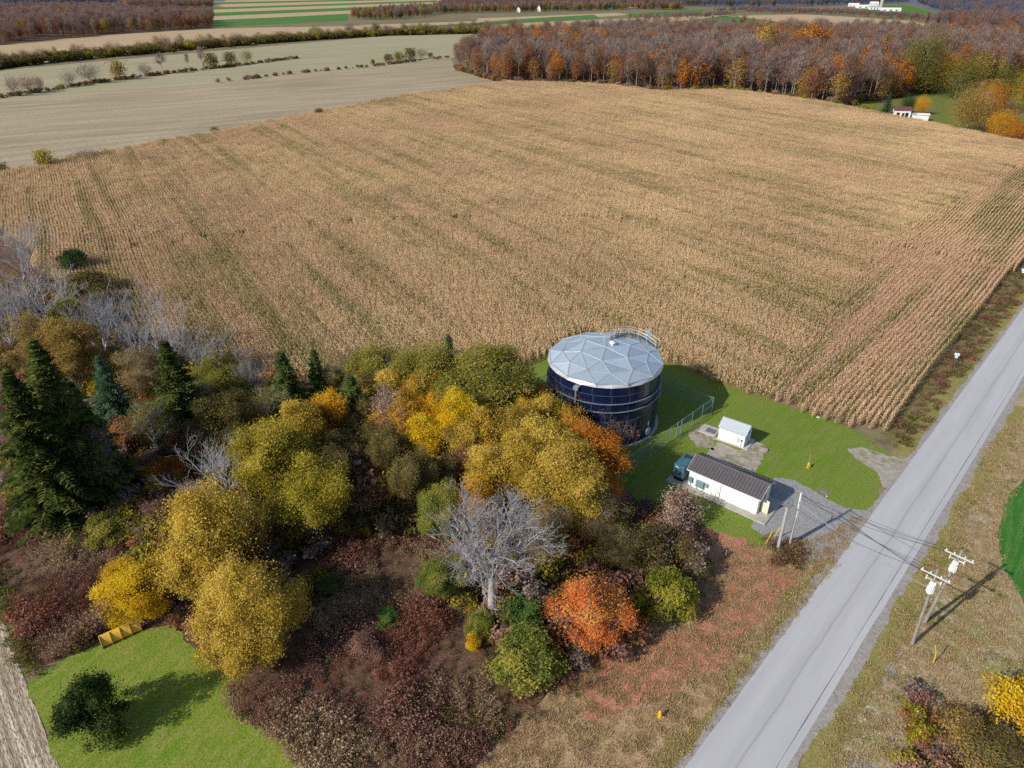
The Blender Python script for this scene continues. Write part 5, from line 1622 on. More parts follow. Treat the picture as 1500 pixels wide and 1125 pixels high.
tag(mb.build('manhole_cover', mat('grey_iron_lid', (.24, .21, .23), (.18, .16, .18), 4, .7), None, at(1208, 720)), 'round grey utility lid in the grass above the gravel drive', 'manhole')
rock('stone', at(1211, 727), .16, 9, WHITE, 'small pale stone just below the grey utility lid', 'stone')
rock('stone', at(1198, 611), .35, 12, WHITE, 'white stone in the grass at the corner of the corn', 'stone', .3)
mb = MB(); mb.cyl((0, 0, 0), (0, 0, .75), .06, .06, 8); mb.cyl((0, 0, .75), (0, 0, .82), .075, .05, 8)
tag(mb.build('marker_post', WHITE, None, at(1063, 814)), 'short white marker post on the slope of fallen leaves', 'post')

# plough blade
YP = mat('faded_yellow_paint', (.80, .52, .04), (.60, .40, .08), 2.5, .55, bstr=.1)
p0, p1 = at(149, 945), at(206, 919)
pl = empty('snow_plough_blade', (p0 + p1) / 2, math.atan2(p1.y - p0.y, p1.x - p0.x), 'old yellow curved plough blade lying at the edge of the mown grass', 'plough')
LP = (p1 - p0).length
mb = MB(); n = 9
cv = [(.55 * math.cos(R_(70 + 150 * i / n)) + .1, .72 + .72 * math.sin(R_(-60 + 150 * i / n))) for i in range(n + 1)]
cv = [(-.55 + 1.0 * math.sin(R_(8 + 92 * i / n)) * .55, 1.15 * i / n) for i in range(n + 1)]
cv = [(.62 * (1 - math.cos(R_(12 * i))) - .5, .72 * 1.55 * math.sin(R_(9.2 * i))) for i in range(n + 1)]
vs = [(x, y, z) for x in (-LP / 2, LP / 2) for (y, z) in cv] + [(x, y - .05, z + .02) for x in (-LP / 2, LP / 2) for (y, z) in cv]
k = n + 1
fs = []
for i in range(n): fs += [(i, i + 1, k + i + 1, k + i), (2 * k + i, 3 * k + i, 3 * k + i + 1, 2 * k + i + 1)]
fs += [(n, 3 * k - 1 - 0, 4 * k - 1, 2 * k - 1)] if False else []
mb.add(vs, fs); mb.build('mouldboard', YP, pl)
for j in range(5):
    x = -LP / 2 + LP * j / 4
    mb = MB(); pts = [Vector((x, y - .06, z + .02)) for y, z in cv] + [Vector((x, y - .24, z + .06)) for y, z in reversed(cv)]
    for i in range(n): mb.add([pts[i], pts[i + 1], pts[-2 - i], pts[-1 - i], *(p + Vector((.06, 0, 0)) for p in (pts[i], pts[i + 1], pts[-2 - i], pts[-1 - i]))], [(3, 2, 1, 0), (4, 5, 6, 7), (0, 1, 5, 4), (1, 2, 6, 5), (2, 3, 7, 6), (3, 0, 4, 7)])
    mb.build('rib', YP, pl)
mb = MB(); mb.box((0, cv[0][0] - .02, .06), (LP, .06, .2)); mb.build('cutting_edge', mat('rusty_edge', (.16, .09, .05), None, 3, .8), pl)

# fallen logs
LOGM = mat('weathered_wood', (.36, .28, .25), (.24, .18, .16), 3, .9, bstr=.5)
for i, (a, b, r, z, lab) in enumerate([((738, 915), (800, 930), .38, .35, 'thickest weathered log of the heap below the big bare tree'),
                                       ((742, 924), (790, 938), .24, .24, 'thin weathered log lying in front of the thickest one'),
                                       ((752, 908), (776, 926), .22, .85, 'short log lying crosswise on top of the heap'),
                                       ((786, 925), (812, 938), .2, .2, 'short thin log at the right end of the heap')]):
    A, Bq = at(*a), at(*b)
    mb = MB(); d = (Bq - A); L_ = d.length
    mb.tube([(-L_ / 2, 0, 0), (-L_ / 4, .05, .02), (0, 0, 0), (L_ / 4, -.06, .03), (L_ / 2, 0, 0)], [r, r * .95, r * .9, r * .8, r * .75], 10)
    o = mb.build('log', LOGM, None, (A + Bq) / 2 + Vector((0, 0, z))); o.rotation_euler = (0, 0, math.atan2(d.y, d.x)); tag(o, lab, 'log', 'fallen logs under the bare tree')
for i, (a, b, r, lab) in enumerate([((590, 775), (640, 800), .22, 'pale dead branch on the ground in the dark hollow of the wood'), ((612, 790), (655, 795), .12, 'thin broken branch beside the pale dead one in the hollow')]):
    A, Bq = at(*a), at(*b); d = Bq - A; L_ = d.length
    mb = MB(); mb.tube([(-L_ / 2, 0, 0), (0, .15, .4), (L_ / 2, 0, .5)], [r, r * .7, r * .4], 7)
    o = mb.build('dead_branch', LOGM, None, (A + Bq) / 2 + Vector((0, 0, r + .5))); o.rotation_euler = (0, 0, math.atan2(d.y, d.x)); tag(o, lab, 'branch')

# field signs
SGN, nt, out = newmat('blue_white_sign')
co = objco(nt)
ck = nd(nt, 'ShaderNodeTexChecker'); nt.links.new(mapped(nt, co, R_(45), (2.1, 2.1, 2.1)), ck.inputs['Vector']); ck.inputs['Scale'].default_value = 1.0
ck.inputs['Color1'].default_value = (.50, .62, .72, 1); ck.inputs['Color2'].default_value = (.10, .32, .52, 1)
principled(nt, out, ck.outputs['Color'], .5)
for (px, py, lab) in ((1398, 530, 'nearer small blue and white field sign on a post in the ditch by the corn'), (1496, 404, 'farther small blue and white field sign at the right edge of the photo')):
    s = empty('field_sign', at(px, py), RD + R_(-70), lab, 'sign', 'seed signs along the corn')
    mb = MB(); mb.cyl((0, 0, 0), (0, 0, 1.75), .03, .03, 6); mb.build('post', GALV, s)
    mb = MB(); mb.box((0, -.05, 1.5), (.8, .03, .62), M=Matrix.Rotation(R_(-25), 3, 'X')); mb.build('plate', SGN, s)
    mb = MB(); mb.box((.03, -.05, .98), (.45, .03, .3), M=Matrix.Rotation(R_(-25), 3, 'X')); mb.build('lower_plate', WHITE, s)

# ------------------------------------------------------------------ poles and wires
POLEW = mat('weathered_pole', (.30, .27, .25), (.20, .18, .165), 2.0, .9, bstr=.4)
POLEG = mat('silvery_pole', (.46, .45, .44), (.34, .33, .32), 2.0, .8, bstr=.3)
CERAM = mat('white_porcelain', (.80, .82, .84), None, 4, .25)
TRFM = mat('white_transformer_paint', (.76, .78, .79), (.68, .7, .71), 3, .4)
WIREM = mat('wire', (.06, .06, .065), None, 2, .6)
WIREL = mat('pale_wire', (.40, .40, .42), None, 2, .5, .3)
VW = at(1393, 848, 9.7) - at(1355.6, 830, 9.7)
ARM = math.atan2(VW.y, VW.x)
def pole(base, top, zt, arm_z, tr_z, label):
    b = at(*base); t = at(*top, zt); d = t - b
    o = empty('utility_pole', b, 0, label, 'utility pole', 'pair of transformer poles across the road')
    up = lambda z: d * (z / zt)
    mb = MB(); mb.cyl((0, 0, -.2), up(zt), .19, .12, 12); mb.build('shaft', POLEW, o)
    ar = MB(); c = up(arm_z) + Vector((math.sin(ARM), -math.cos(ARM), 0)) * .17
    ar.box(c, (2.7, .11, .13), rz=ARM); arm = ar.build('crossarm', mat('pale_crossarm', (.60, .58, .57), (.48, .46, .45), 3, .8), o)
    dx = Vector((math.cos(ARM), math.sin(ARM), 0))
    for s in (-1.2, -.45, .5, 1.2):
        im = MB(); im.lathe([(.03, 0), (.07, .06), (.035, .10), (.08, .15), (.04, .2), (.05, .25), (.0, .27)], 8, c + dx * s + Vector((0, 0, .06))); im.build('insulator', CERAM, arm)
    tm = MB(); c2 = up(tr_z) + Vector((-.3, -.3, 0))
    tm.lathe([(.24, -.6), (.29, -.55), (.29, .5), (.31, .52), (.31, .58), (.22, .65), (.0, .67)], 16, c2)
    for k in range(6):
        a = ARM + R_(200 + 28 * k); tm.box(c2 + Vector((math.cos(a) * .31, math.sin(a) * .31, -.05)), (.1, .03, .8), rz=a)
    tf = tm.build('transformer', TRFM, o, smooth=True)
    for s in (-.22, 0, .24):
        bm_ = MB(); bm_.lathe([(.06, 0), (.1, .05), (.06, .1), (.1, .16), (.06, .2), (.09, .26), (.03, .34), (.0, .36)], 8, c2 + dx * s * .8 + Vector((0, 0, .6))); bm_.build('bushing', CERAM, tf)
    sw = MB()
    for s in (-.7, .62):
        q_ = up(tr_z + .75) + dx * s; sw.cyl(up(tr_z + .72), q_, .03, .03, 5); sw.cyl(q_ + Vector((0, 0, -.22)), q_ + Vector((0, 0, .3)), .06, .05, 7)
    sw.build('cutout_switch', CERAM, o)
    return o, b, up, c, dx
o1, b1, u1, c1, dx1 = pole((1336, 944), (1374, 834), 10.6, 9.85, 8.35, 'nearer wooden utility pole with crossarm and white transformer across the road')
o2, b2, u2, c2_, dx2 = pole((1354, 912), (1410, 806), 10.6, 9.85, 8.5, 'leaning utility pole with crossarm and white transformer behind the nearer pole')
# gravel-side poles
pb_, pt_ = at(1139, 806), at(1154, 741, 7.4)
o3 = empty('service_pole', pb_, 0, 'thick silvery pole with a ring of cable on top beside the gravel drive', 'pole')
d3 = pt_ - pb_
mb = MB(); mb.cyl((0, 0, -.2), d3, .2, .16, 12); mb.build('shaft', POLEG, o3)
mb = MB()
mb.tube([d3 + Vector((.58 * math.cos(t), .1 + .35 * math.sin(t), .45 + .42 * math.sin(t))) for t in [R_(-200 + 300 * i / 22) for i in range(23)]], .06, 6)
mb.cyl(d3, d3 + Vector((0, 0, .9)), .05, .04, 6)
mb.build('cable_loop', mat('grey_cable', (.13, .15, .17), None, 3, .5), o3)
p4, t4 = at(1156, 800), at(1174, 722, 8.5)
o4 = empty('service_pole', p4, 0, 'slim whitish pole with a white upper half beside the thick silvery pole', 'pole')
d4 = t4 - p4
mb = MB(); mb.cyl((0, 0, -.2), d4 * .55, .14, .12, 10); mb.build('shaft', POLEG, o4)
mb = MB(); mb.cyl(d4 * .55, d4, .11, .10, 10); mb.cyl(d4 * .05 + Vector((.16, 0, 0)), d4 * .9 + Vector((.15, 0, 0)), .045, .045, 6); mb.build('conduit', WHITE, o4)
mb = MB(); mb.tube([d4 * .93 + Vector((.35 + .28 * math.cos(t), 0, -.1 + .28 * math.sin(t))) for t in [R_(i * 30) for i in range(11)]], .03, 5); mb.build('cable_loop', WIREM, o4)
YG = mat('yellow_plastic', (.75, .52, .02), (.65, .45, .03), 3, .4)
for (a, b, lab) in (((1122, 796), (1131.5, 778), 'left yellow guy wire guard beside the silvery pole'), ((1132, 790), (1143, 772), 'right yellow guy wire guard next to the silvery pole')):
    A = at(*a); T_ = at(b[0], b[1], 2.1); dd = T_ - A
    mb = MB(); mb.tube([(0, 0, 0), dd * .5, dd], .06, 6); mb.cyl(dd, dd + dd.normalized() * .3, .015, .015, 5)
    tag(mb.build('guy_guard', YG, None, A), lab, 'guy guard', 'yellow guy wire guards')
A = at(1367, 971)
mb = MB(); mb.tube([(0, 0, 0), (-.05, .02, .9), (-.22, .05, 1.7), (-.5, .1, 2.5)], .06, 6)
tag(mb.build('guy_guard', YG, None, A), 'bent yellow guy guard standing in the grass below the utility poles', 'guy guard')


def wire(a, b, sag, r, m_, label):
    a, b = Vector(a), Vector(b); mid = (a + b) / 2
    mb = MB(); pts = []
    for i in range(17):
        t = i / 16; p = a.lerp(b, t); p.z -= sag * 4 * t * (1 - t); pts.append(p - mid)
    mb.tube(pts, r, 5)
    tag(mb.build('overhead_wire', m_, None, mid), label, 'wire', 'wires crossing the road')


top4 = p4 + d4; top3 = pb_ + d3
wire(p4 + d4 * .82, b1 + u1(7.9), .5, .05, WIREL, 'thick pale twisted wire sagging across the road to the nearer utility pole')
wire(p4 + d4 * .98, b1 + c1 - dx1 * 1.2 + Vector((0, 0, .3)), .35, .024, WIREM, 'thin dark wire over the road to the left end of the nearer crossarm')
wire(p4 + d4 * .95, b2 + c2_ - dx2 * 1.2 + Vector((0, 0, .3)), .4, .024, WIREM, 'thin dark wire over the road to the left end of the rear crossarm')
wire(top3 + Vector((0, 0, .4)), b1 + c1 - dx1 * .45 + Vector((0, 0, .3)), .9, .024, WIREM, 'lowest thin wire over the road, hung from the thick silvery pole')
wire(p4 + d4 * .9, b2 + c2_ - dx2 * .45 + Vector((0, 0, .3)), .7, .024, WIREM, 'thin dark wire over the road to the middle of the rear crossarm')
# ------------------------------------------------------------------ far trees and woods
def far_mesh(name, seed, H, R, base, bare, n, leaf, clumps=26):
    rg = np.random.default_rng(seed)
    wd = Wood()
    top = (rg.normal() * .4, rg.normal() * .4, H * (.9 if bare else .8))
    wd.limb([(0, 0, 0), (top[0] * .4, top[1] * .4, H * .45), top], H * .012, .04, 4)
    d = rg.normal(size=(clumps, 3)); d /= np.linalg.norm(d, axis=1, keepdims=True)
    zc = H * (1 + base) / 2; rz = H * (1 - base) / 2
    C = np.stack([d[:, 0] * R, d[:, 1] * R, zc + d[:, 2] * rz], 1) * 1.0
    f = .45 + .45 * rg.random(clumps)
    C = np.stack([C[:, 0] * f, C[:, 1] * f, zc + (C[:, 2] - zc) * f], 1)
    for c in C:
        zb = max(H * .25, c[2] - np.linalg.norm(c[:2]) * 1.3)
        wd.limb([(top[0] * zb / H, top[1] * zb / H, zb), c * .55 + np.array([0, 0, c[2] * .0 + zb * .45]), c], H * .005, .03, 3)
    ci = rg.integers(0, clumps, n)
    o = rg.normal(size=(n, 3)) * R * .27
    P = C[ci] + o
    P[:, 2] = np.clip(P[:, 2], .3, H * 1.02)
    cv = rg.random(clumps)
    var = .45 * cv[ci] + .4 * rg.random(n) + .15 * (P[:, 2] / H)
    if bare:
        outw = P - np.array([0, 0, zc * .5]); outw /= np.linalg.norm(outw, axis=1, keepdims=True)
        T = outw + rg.normal(size=(n, 3)) * .35 + np.array([0, 0, .4])
        V, F = quads_from(P, rg.normal(size=(n, 3)), T, leaf * rg.uniform(.6, 1.5, n), np.full(n, .055 + leaf * .035))
    else:
        outw = P - np.array([0, 0, zc])
        V, F = quads_from(P, outw / R * .6 + rg.normal(size=(n, 3)) * .6 + np.array([0, 0, .3]), rg.normal(size=(n, 3)), leaf * rg.uniform(.6, 1.3, n), leaf * .7)
    V2, F2 = wd.arrays()
    return np_mesh(name, np.concatenate([V, V2]), [np.concatenate([F, F2 + len(V)])], [LM['greytwig'], BARK_GREY],
                   np.concatenate([var, np.full(len(F2), .5)]), np.concatenate([np.zeros(len(F), int), np.ones(len(F2), int)]))


LM['homestead'] = leaf_mat('olive_orange_leaves', [(.03, .04, .008), (.08, .09, .018), (.16, .15, .03), (.30, .21, .045)])
LM['hazetwig'] = leaf_mat('haze_tinted_far_twigs', [(.06, .07, .11), (.085, .10, .155), (.11, .12, .18), (.13, .14, .20)])  # aerial haze put into the twig colour of the farthest trees
FM = {'bareA': far_mesh('far_bare', 401, 24, 5, .38, True, 900, 1.0), 'bareB': far_mesh('far_bare', 402, 24, 4.4, .42, True, 800, 1.0),
      'bareC': far_mesh('far_bare', 403, 23, 5.6, .3, True, 1000, .95), 'leafA': far_mesh('far_leafy', 411, 22, 5.4, .22, False, 1500, .36),
      'leafB': far_mesh('far_leafy', 412, 20, 5.2, .12, False, 1600, .34), 'shrub': far_mesh('far_shrub', 413, 5, 4, .0, False, 900, .3, 30),
      'bigA': far_mesh('far_big', 414, 30, 13, .1, False, 15000, .27, 80), 'twigshrub': far_mesh('far_twigshrub', 415, 9, 5, .05, True, 900, .6, 30),
      'cone': None}
FDIM = {'bareA': (24, 5.6), 'bareB': (24, 5), 'bareC': (23, 6.2), 'leafA': (22, 6.2), 'leafB': (20, 6), 'shrub': (5.2, 4.6), 'bigA': (31, 15.5), 'twigshrub': (9.2, 5.6)}


def far_obj(name, kind, pal, loc, sx, sz, label, group, cat='tree', rz=None):
    o = link(name, FM[kind], None, loc)
    o.scale = (sx, sx, sz); o.rotation_euler = (0, 0, _rz.uniform(0, 6.28) if rz is None else rz)
    o.material_slots[0].link = 'OBJECT'; o.material_slots[0].material = LM[pal]
    return tag(o, label, cat, group)


def far_tree(name, kind, pal, px, py, wpx, hpx, label, group=None, cat='tree'):
    p = at(px, py); dep = p.y * cP + CAM_H * sP
    return far_obj(name, kind, pal, p, wpx / 2 * dep / FOC / FDIM[kind][1], hpx * dep / FOC / FDIM[kind][0] * 1.05, label, group, cat)


def variant(mesh, pal):
    me = mesh.copy(); me.materials[0] = LM[pal]
    if pal != 'greytwig': me.materials[1] = BARK
    return source('wood_tree', me)


WSRC = [variant(FM[k], p) for k, p in (('bareA', 'greytwig'), ('bareB', 'browntwig'), ('bareC', 'purpletwig'), ('bareA', 'browntwig'), ('bareB', 'greytwig'), ('bareC', 'greytwig'),
                                       ('leafA', 'rust'), ('leafB', 'russet'), ('leafA', 'orange'), ('leafB', 'browngold'), ('bareC', 'hazetwig'), ('leafB', 'darkgreen'), ('bareA', 'purpletwig'))]


def wood(name, poly, dens, pick, label, scale=1.0, skip=None):
    P = rand_in(poly, dens)
    if skip is not None: P = P[~skip(P)]
    n = len(P)
    s = scale * (.75 + .4 * RNG.random(n))
    scatter(name, P, RNG.random(n) * 6.28, np.stack([s * (.9 + .35 * RNG.random(n)), s, s * (.85 + .3 * RNG.random(n))], 1), pick(P, n), WSRC, label)
    print(name, n)


def pick_mix(P, n):
    c = np.sin(P[:, 0] * .021 + 1.4) + np.sin(P[:, 1] * .017 + .6 * np.sin(P[:, 0] * .01)) + .5 * np.sin(P[:, 0] * .06 + P[:, 1] * .05)
    leafy = RNG.random(n) < np.clip(.40 + .30 * c, .16, .9)
    a = RNG.choice([0, 1, 2, 3, 4, 5, 12], n)
    b = RNG.choice([6, 6, 7, 7, 6, 7, 6, 8, 9, 9], n)
    return np.where(leafy, b, a)


wood_poly = gp([(668, 100), (700, 112), (740, 121)] + FOREST_FRONT[1:] + [(1262, 149), (1300, 146), (1350, 137), (1420, 126), (1500, 119), (1700, 130), (1750, 84), (1500, 70), (1400, 66), (1300, 62), (1150, 59), (1000, 57), (900, 59), (800, 64), (730, 72), (688, 84)])
sheet('wood_floor', wood_poly, .02, G_WOOD, 6, 1.0)
# the trees that show: front rows, one object each
cand = rand_in(wood_poly, .03)
edge_d = np.full(len(cand), 1e9)
fl = gp([(668, 101), (700, 112)] + FOREST_FRONT + [(1262, 150), (1350, 138), (1500, 120)])
for i in range(len(fl) - 1):
    a = np.array(fl[i]); b = np.array(fl[i + 1]); ab = b - a
    t = np.clip(((cand - a) @ ab) / (ab @ ab), 0, 1)
    edge_d = np.minimum(edge_d, np.linalg.norm(cand - (a + t[:, None] * ab), axis=1))
ok = (edge_d < 55)
cand, edge_d = cand[ok], edge_d[ok]
order = np.argsort(edge_d + RNG.random(len(edge_d)) * 25)
chosen = []
for i in order:
    if all((cand[i][0] - cand[j][0]) ** 2 + (cand[i][1] - cand[j][1]) ** 2 > 5.2 ** 2 for j in chosen): chosen.append(i)
    if len(chosen) >= 240: break
front = cand[chosen]
pk = pick_mix(front, len(front))
KIND = {0: ('bareA', 'greytwig', 'bare grey tree'), 1: ('bareB', 'browntwig', 'bare brown tree'), 2: ('bareC', 'purpletwig', 'bare purplish tree'), 3: ('bareA', 'browntwig', 'bare brown tree'), 4: ('bareB', 'greytwig', 'bare grey tree'),
        5: ('bareC', 'greytwig', 'bare grey tree'), 12: ('bareA', 'purpletwig', 'bare purplish tree'), 6: ('leafA', 'rust', 'rust-red leafy tree'), 7: ('leafB', 'russet', 'russet leafy tree'), 8: ('leafA', 'orange', 'orange leafy tree'), 9: ('leafB', 'browngold', 'brownish gold leafy tree')}
for (x, y), k in zip(front, pk):
    kd, pal, w_ = KIND[int(k)]
    s = random.uniform(.8, 1.15)
    far_obj('woodland_tree', kd, pal, (x, y, 0), s * random.uniform(.85, 1.15), s, f'tall {w_} in the front rows of the wood beyond the corn', f'{w_}s in the front rows of the far wood')
fr2 = np.array(front)
def near_front(P):
    return np.array([(((fr2 - p) ** 2).sum(1) < 20).any() for p in P]) if len(P) else np.zeros(0, bool)
wood('far_wood', wood_poly, .013, pick_mix, 'brown, grey and rust coloured autumn wood behind the cornfield', skip=near_front)
# low growth along the edge of that wood
Pe = []
for i in range(len(fl) - 1):
    a = Vector(fl[i]); b = Vector(fl[i + 1]); L_ = (b - a).length
    for k in range(int(L_ / 2.2)):
        p = a.lerp(b, random.random()); Pe.append((p.x + random.uniform(-2, 2), p.y + random.uniform(-1, 7)))
Pe = np.array(Pe); n = len(Pe)
scatter('edge_thicket', Pe, RNG.random(n) * 6.28, .8 + 1.0 * RNG.random(n), RNG.integers(0, 6, n), UG, 'low brown and rust thicket along the foot of the far wood')

for a in [('oak_tree', 'leafA', 'orange', 956, 128, 42, 46, 'bright orange tree low in the front of the far wood'),
          ('oak_tree', 'leafB', 'orangeyellow', 973, 133, 22, 22, 'small golden tree beside the bright orange one at the wood edge'),
          ('ash_tree', 'leafA', 'gold', 1114, 98, 38, 55, 'pale yellow treetop standing out in the far wood'),
          ('oak_tree', 'leafB', 'orange', 1178, 92, 50, 50, 'large orange treetop in the back of the far wood'),
          ('ash_tree', 'leafB', 'yellow', 1178, 147, 16, 22, 'small bright yellow shrub-like tree at the foot of the far wood'),
          ('ash_tree', 'leafB', 'gold', 692, 106, 18, 30, 'yellow narrow tree at the left end of the far wood'),
          ('oak_tree', 'leafB', 'orange', 1022, 134, 40, 42, 'orange-brown tree right of the bright orange one at the wood edge'),
          ('oak_tree', 'leafB', 'pink', 672, 92, 22, 20, 'small pinkish orange tree at the left tip of the far wood'),
          ('maple_tree', 'bigA', 'homestead', 1341, 139, 74, 84, 'huge green and orange tree at the edge of the homestead lawn'),
          ('maple_tree', 'bigA', 'homestead', 1398, 144, 66, 56, 'broad green tree right of the huge one on the homestead lawn'),
          ('maple_tree', 'bigA', 'homestead', 1462, 160, 62, 58, 'open green tree with a dark trunk in front of the white house'),
          ('maple_tree', 'bigA', 'goldolive', 1500, 166, 60, 60, 'yellow-green tree cut by the right edge on the homestead lawn'),
          ('beech_tree', 'bigA', 'browngold', 1414, 194, 64, 64, 'large round brown tree in front of the homestead lawn'),
          ('beech_tree', 'bigA', 'orange', 1438, 186, 50, 62, 'orange-brown round tree just behind the large round brown one'),
          ('beech_tree', 'bigA', 'orangeyellow', 1461, 204, 44, 40, 'low orange tree right of the large round brown one'),
          ('beech_tree', 'bigA', 'orange', 1492, 208, 44, 30, 'orange-brown bush at the right edge by the corn'),
          ('beech_tree', 'bigA', 'browntwig', 1470, 188, 36, 36, 'hazy brown bare tree behind the low orange one'),
          ('spruce_tree', 'bigA', 'darkgreen', 1327, 166, 26, 26, 'round dark green tree behind the white sheds'),
          ('beech_tree', 'bigA', 'orangeyellow', 1347, 168, 24, 26, 'small orange-brown tree behind the small white box shed'),
          ('shrub', 'shrub', 'lime', 1268, 164, 26, 10, 'low yellow-green bush left of the blue spruce'),
          ('shrub', 'shrub', 'gold', 1402, 120, 20, 14, 'small golden tree in the wood behind the homestead')]:
    far_tree(*a)
p_ = at(1296, 171); dep = p_.y * cP + 30
tm_, cm_ = MESH['spruce4']
rt = empty('spruce_tree', p_, 0, 'blue spruce standing left of the white shed with the dark red roof', 'tree')
for nm, me in (('trunk', tm_), ('crown', cm_)):
    o = link(nm, me, rt); o.scale = (12.5 * dep / FOC / 3.6,) * 2 + (34 * dep / FOC / 12,)
G_HOME = ground_mat('homestead_lawn', [(.13, .17, .03), (.15, .17, .04), (.19, .18, .06), (.09, .12, .02)], .03, .2, 1.5, bstr=.2)
sheet('homestead_lawn', gp([(1210, 158), (1262, 150), (1300, 147), (1350, 138), (1420, 127), (1500, 120), (1640, 128), (1640, 240), (1500, 213), (1420, 197), (1330, 179), (1260, 164)]), .03, G_HOME, 4, .6)
sheet('farm_track', gp([(1290, 170), (1380, 190), (1385, 186), (1330, 172)]), .05, G_SHOULD, 3, .5)

# ------------------------------------------------------------------ hedgerows
def edge_line(pts, w0, name, z=.03, m_=None):
    up = gp(pts); a = [(x, y - w0) for x, y in up]; b = [(x, y + w0) for x, y in up]
    sheet(name, a + b[::-1], z, m_ or G_DITCH, 3, .6)
hl = [(-200, 168), (0, 143.5), (60, 135), (150, 120), (260, 106), (330, 98.5), (380, 92.5), (437, 85)]
edge_line(hl, 4, 'field_bank', .06)
hp = [(23, 141, 17, 28, 'twigshrub', 'purpletwig', 'thin brownish bush leaning in the near hedge, leftmost big one'), (44, 137, 30, 24, 'twigshrub', 'browntwig', 'broad brown bush second from the left in the near hedge'),
      (61, 135, 14, 22, 'twigshrub', 'purpletwig', 'narrow brown bush third from the left in the near hedge'), (103, 127, 22, 22, 'twigshrub', 'greytwig', 'bare spreading small tree in the near hedge'),
      (133, 122, 36, 26, 'twigshrub', 'greytwig', 'widest grey bush of the near hedge'), (176, 117, 26, 24, 'shrub', 'browngold', 'dense golden brown bush in the middle of the near hedge'),
      (214, 112, 20, 17, 'twigshrub', 'purpletwig', 'mauve bush right of the golden brown one in the near hedge'), (239, 108, 18, 27, 'bareB', 'purpletwig', 'tall slim bare tree in the near hedge'),
      (277, 103, 9, 22, 'bareB', 'browntwig', 'narrowest brown tree of the near hedge'), (298, 100, 14, 28, 'bareA', 'greytwig', 'pale bare tree above the dark bushes in the near hedge'), (309, 100, 26, 19, 'shrub', 'brownolive', 'dark olive bush right of the pale bare tree in the near hedge'),
      (340, 96, 24, 17, 'shrub', 'brownolive', 'rounded dark bush, second from the right end of the near hedge'), (363, 93, 19, 18, 'twigshrub', 'brownolive', 'last dark bush at the right end of the near hedge')]
for (px, py, wd, h, kd, pal, lab) in hp: far_tree('hedge_tree' if h > 19 else 'hedge_bush', kd, pal, px, py, wd, h, lab, 'bushes of the near hedge', 'tree' if h > 19 else 'bush')
Pe = []
gl = gp(hl)
for i in range(len(gl) - 1):
    a = Vector(gl[i]); b = Vector(gl[i + 1])
    for k in range(int((b - a).length / 1.5)):
        p = a.lerp(b, random.random()); Pe.append((p.x + random.gauss(0, 1.8), p.y + random.gauss(0, 1.8)))
gl2 = gp([(320, 121), (430, 108), (550, 97), (660, 84)])
for i in range(3):
    a = Vector(gl2[i]); b = Vector(gl2[i + 1])
    for k in range(int((b - a).length / 3)):
        p = a.lerp(b, random.random()); Pe.append((p.x + random.gauss(0, 1.0), p.y + random.gauss(0, 1.0)))
Pe = np.array(Pe); n = len(Pe)
scatter('hedge_growth', Pe, RNG.random(n) * 6.28, .5 + .7 * RNG.random(n), RNG.integers(0, 6, n), UG, 'low weeds along the banks between the stubble fields')
for (px, py, wd, h, kd, pal, lab) in [(570, 92, 18, 11, 'shrub', 'brownolive', 'left dark bush of the clump on the line between the stubble fields'), (585, 90, 18, 12, 'shrub', 'olive', 'olive bush second from the left in the clump on the stubble line'),
                                      (600, 88, 22, 15, 'shrub', 'brownolive', 'tallest dark bush of the clump on the stubble line'), (618, 86, 18, 13, 'twigshrub', 'greytwig', 'grey bush at the right of the clump on the stubble line'), (631, 84, 10, 6, 'shrub', 'brownolive', 'small bush at the right end of the clump on the stubble line'), (546, 94, 8, 6, 'shrub', 'brownolive', 'lone small bush left of the clump on the stubble line'),
                                      (6, 255, 26, 15, 'shrub', 'brownolive', 'brown bush at the left photo edge by the far corn edge'), (70, 246, 32, 24, 'shrub', 'olivegold', 'yellow-green round bush at the far corn edge'), (130, 235, 48, 14, 'twigshrub', 'purpletwig', 'wide low mauve bush at the far corn edge'),
                                      (241, 213, 18, 8, 'shrub', 'olivegold', 'low yellow-green bush in the middle of the far corn edge'), (315, 197, 15, 10, 'shrub', 'brownolive', 'small grey-green bush at the far corn edge'), (409, 182, 10, 4, 'shrub', 'olive', 'tiny bush at the far corn edge'), (469, 170, 17, 10, 'shrub', 'brownolive', 'dark bush near the right end of the far corn edge'), (512, 163, 11, 6, 'shrub', 'brownolive', 'last small bush at the right end of the far corn edge')]:
    far_tree('field_bush', kd, pal, px, py, wd, h, lab, None, 'bush')
h2 = [(-60, 108), (0, 99), (60, 93), (130, 86), (200, 80), (300, 71), (420, 61), (500, 56), (560, 52.5), (640, 50), (700, 49), (770, 50)]
edge_line(h2, 9, 'field_bank', .06)
kinds2 = [('leafB', 'brownolive', 'dark olive tree'), ('twigshrub', 'browntwig', 'brown bare tree'), ('twigshrub', 'purpletwig', 'purplish bare tree'), ('leafB', 'olive', 'green tree'), ('leafA', 'browngold', 'brownish gold tree'), ('bareC', 'greytwig', 'pale bare tree')]
for i in range(len(h2) - 1):
    a, b = h2[i], h2[i + 1]
    k = max(2, int((b[0] - a[0]) / 6.5))
    for j in range(k):
        t = (j + random.random() * .8) / k
        px, py = a[0] + (b[0] - a[0]) * t, a[1] + (b[1] - a[1]) * t
        kd, pal, w_ = kinds2[random.choices(range(6), (5, 5, 4, 1.6, 1.2, 1.6))[0]]
        hh = random.uniform(11, 20) * (1.05 if px < 300 else .85)
        far_tree('hedgerow_tree', kd, pal, px, py - random.uniform(0, 2.0), random.uniform(11, 19), hh, f'{w_} in the long hedgerow beyond the green stubble field', f'{w_}s of the long far hedgerow')
Pe = []
gl = gp(h2)
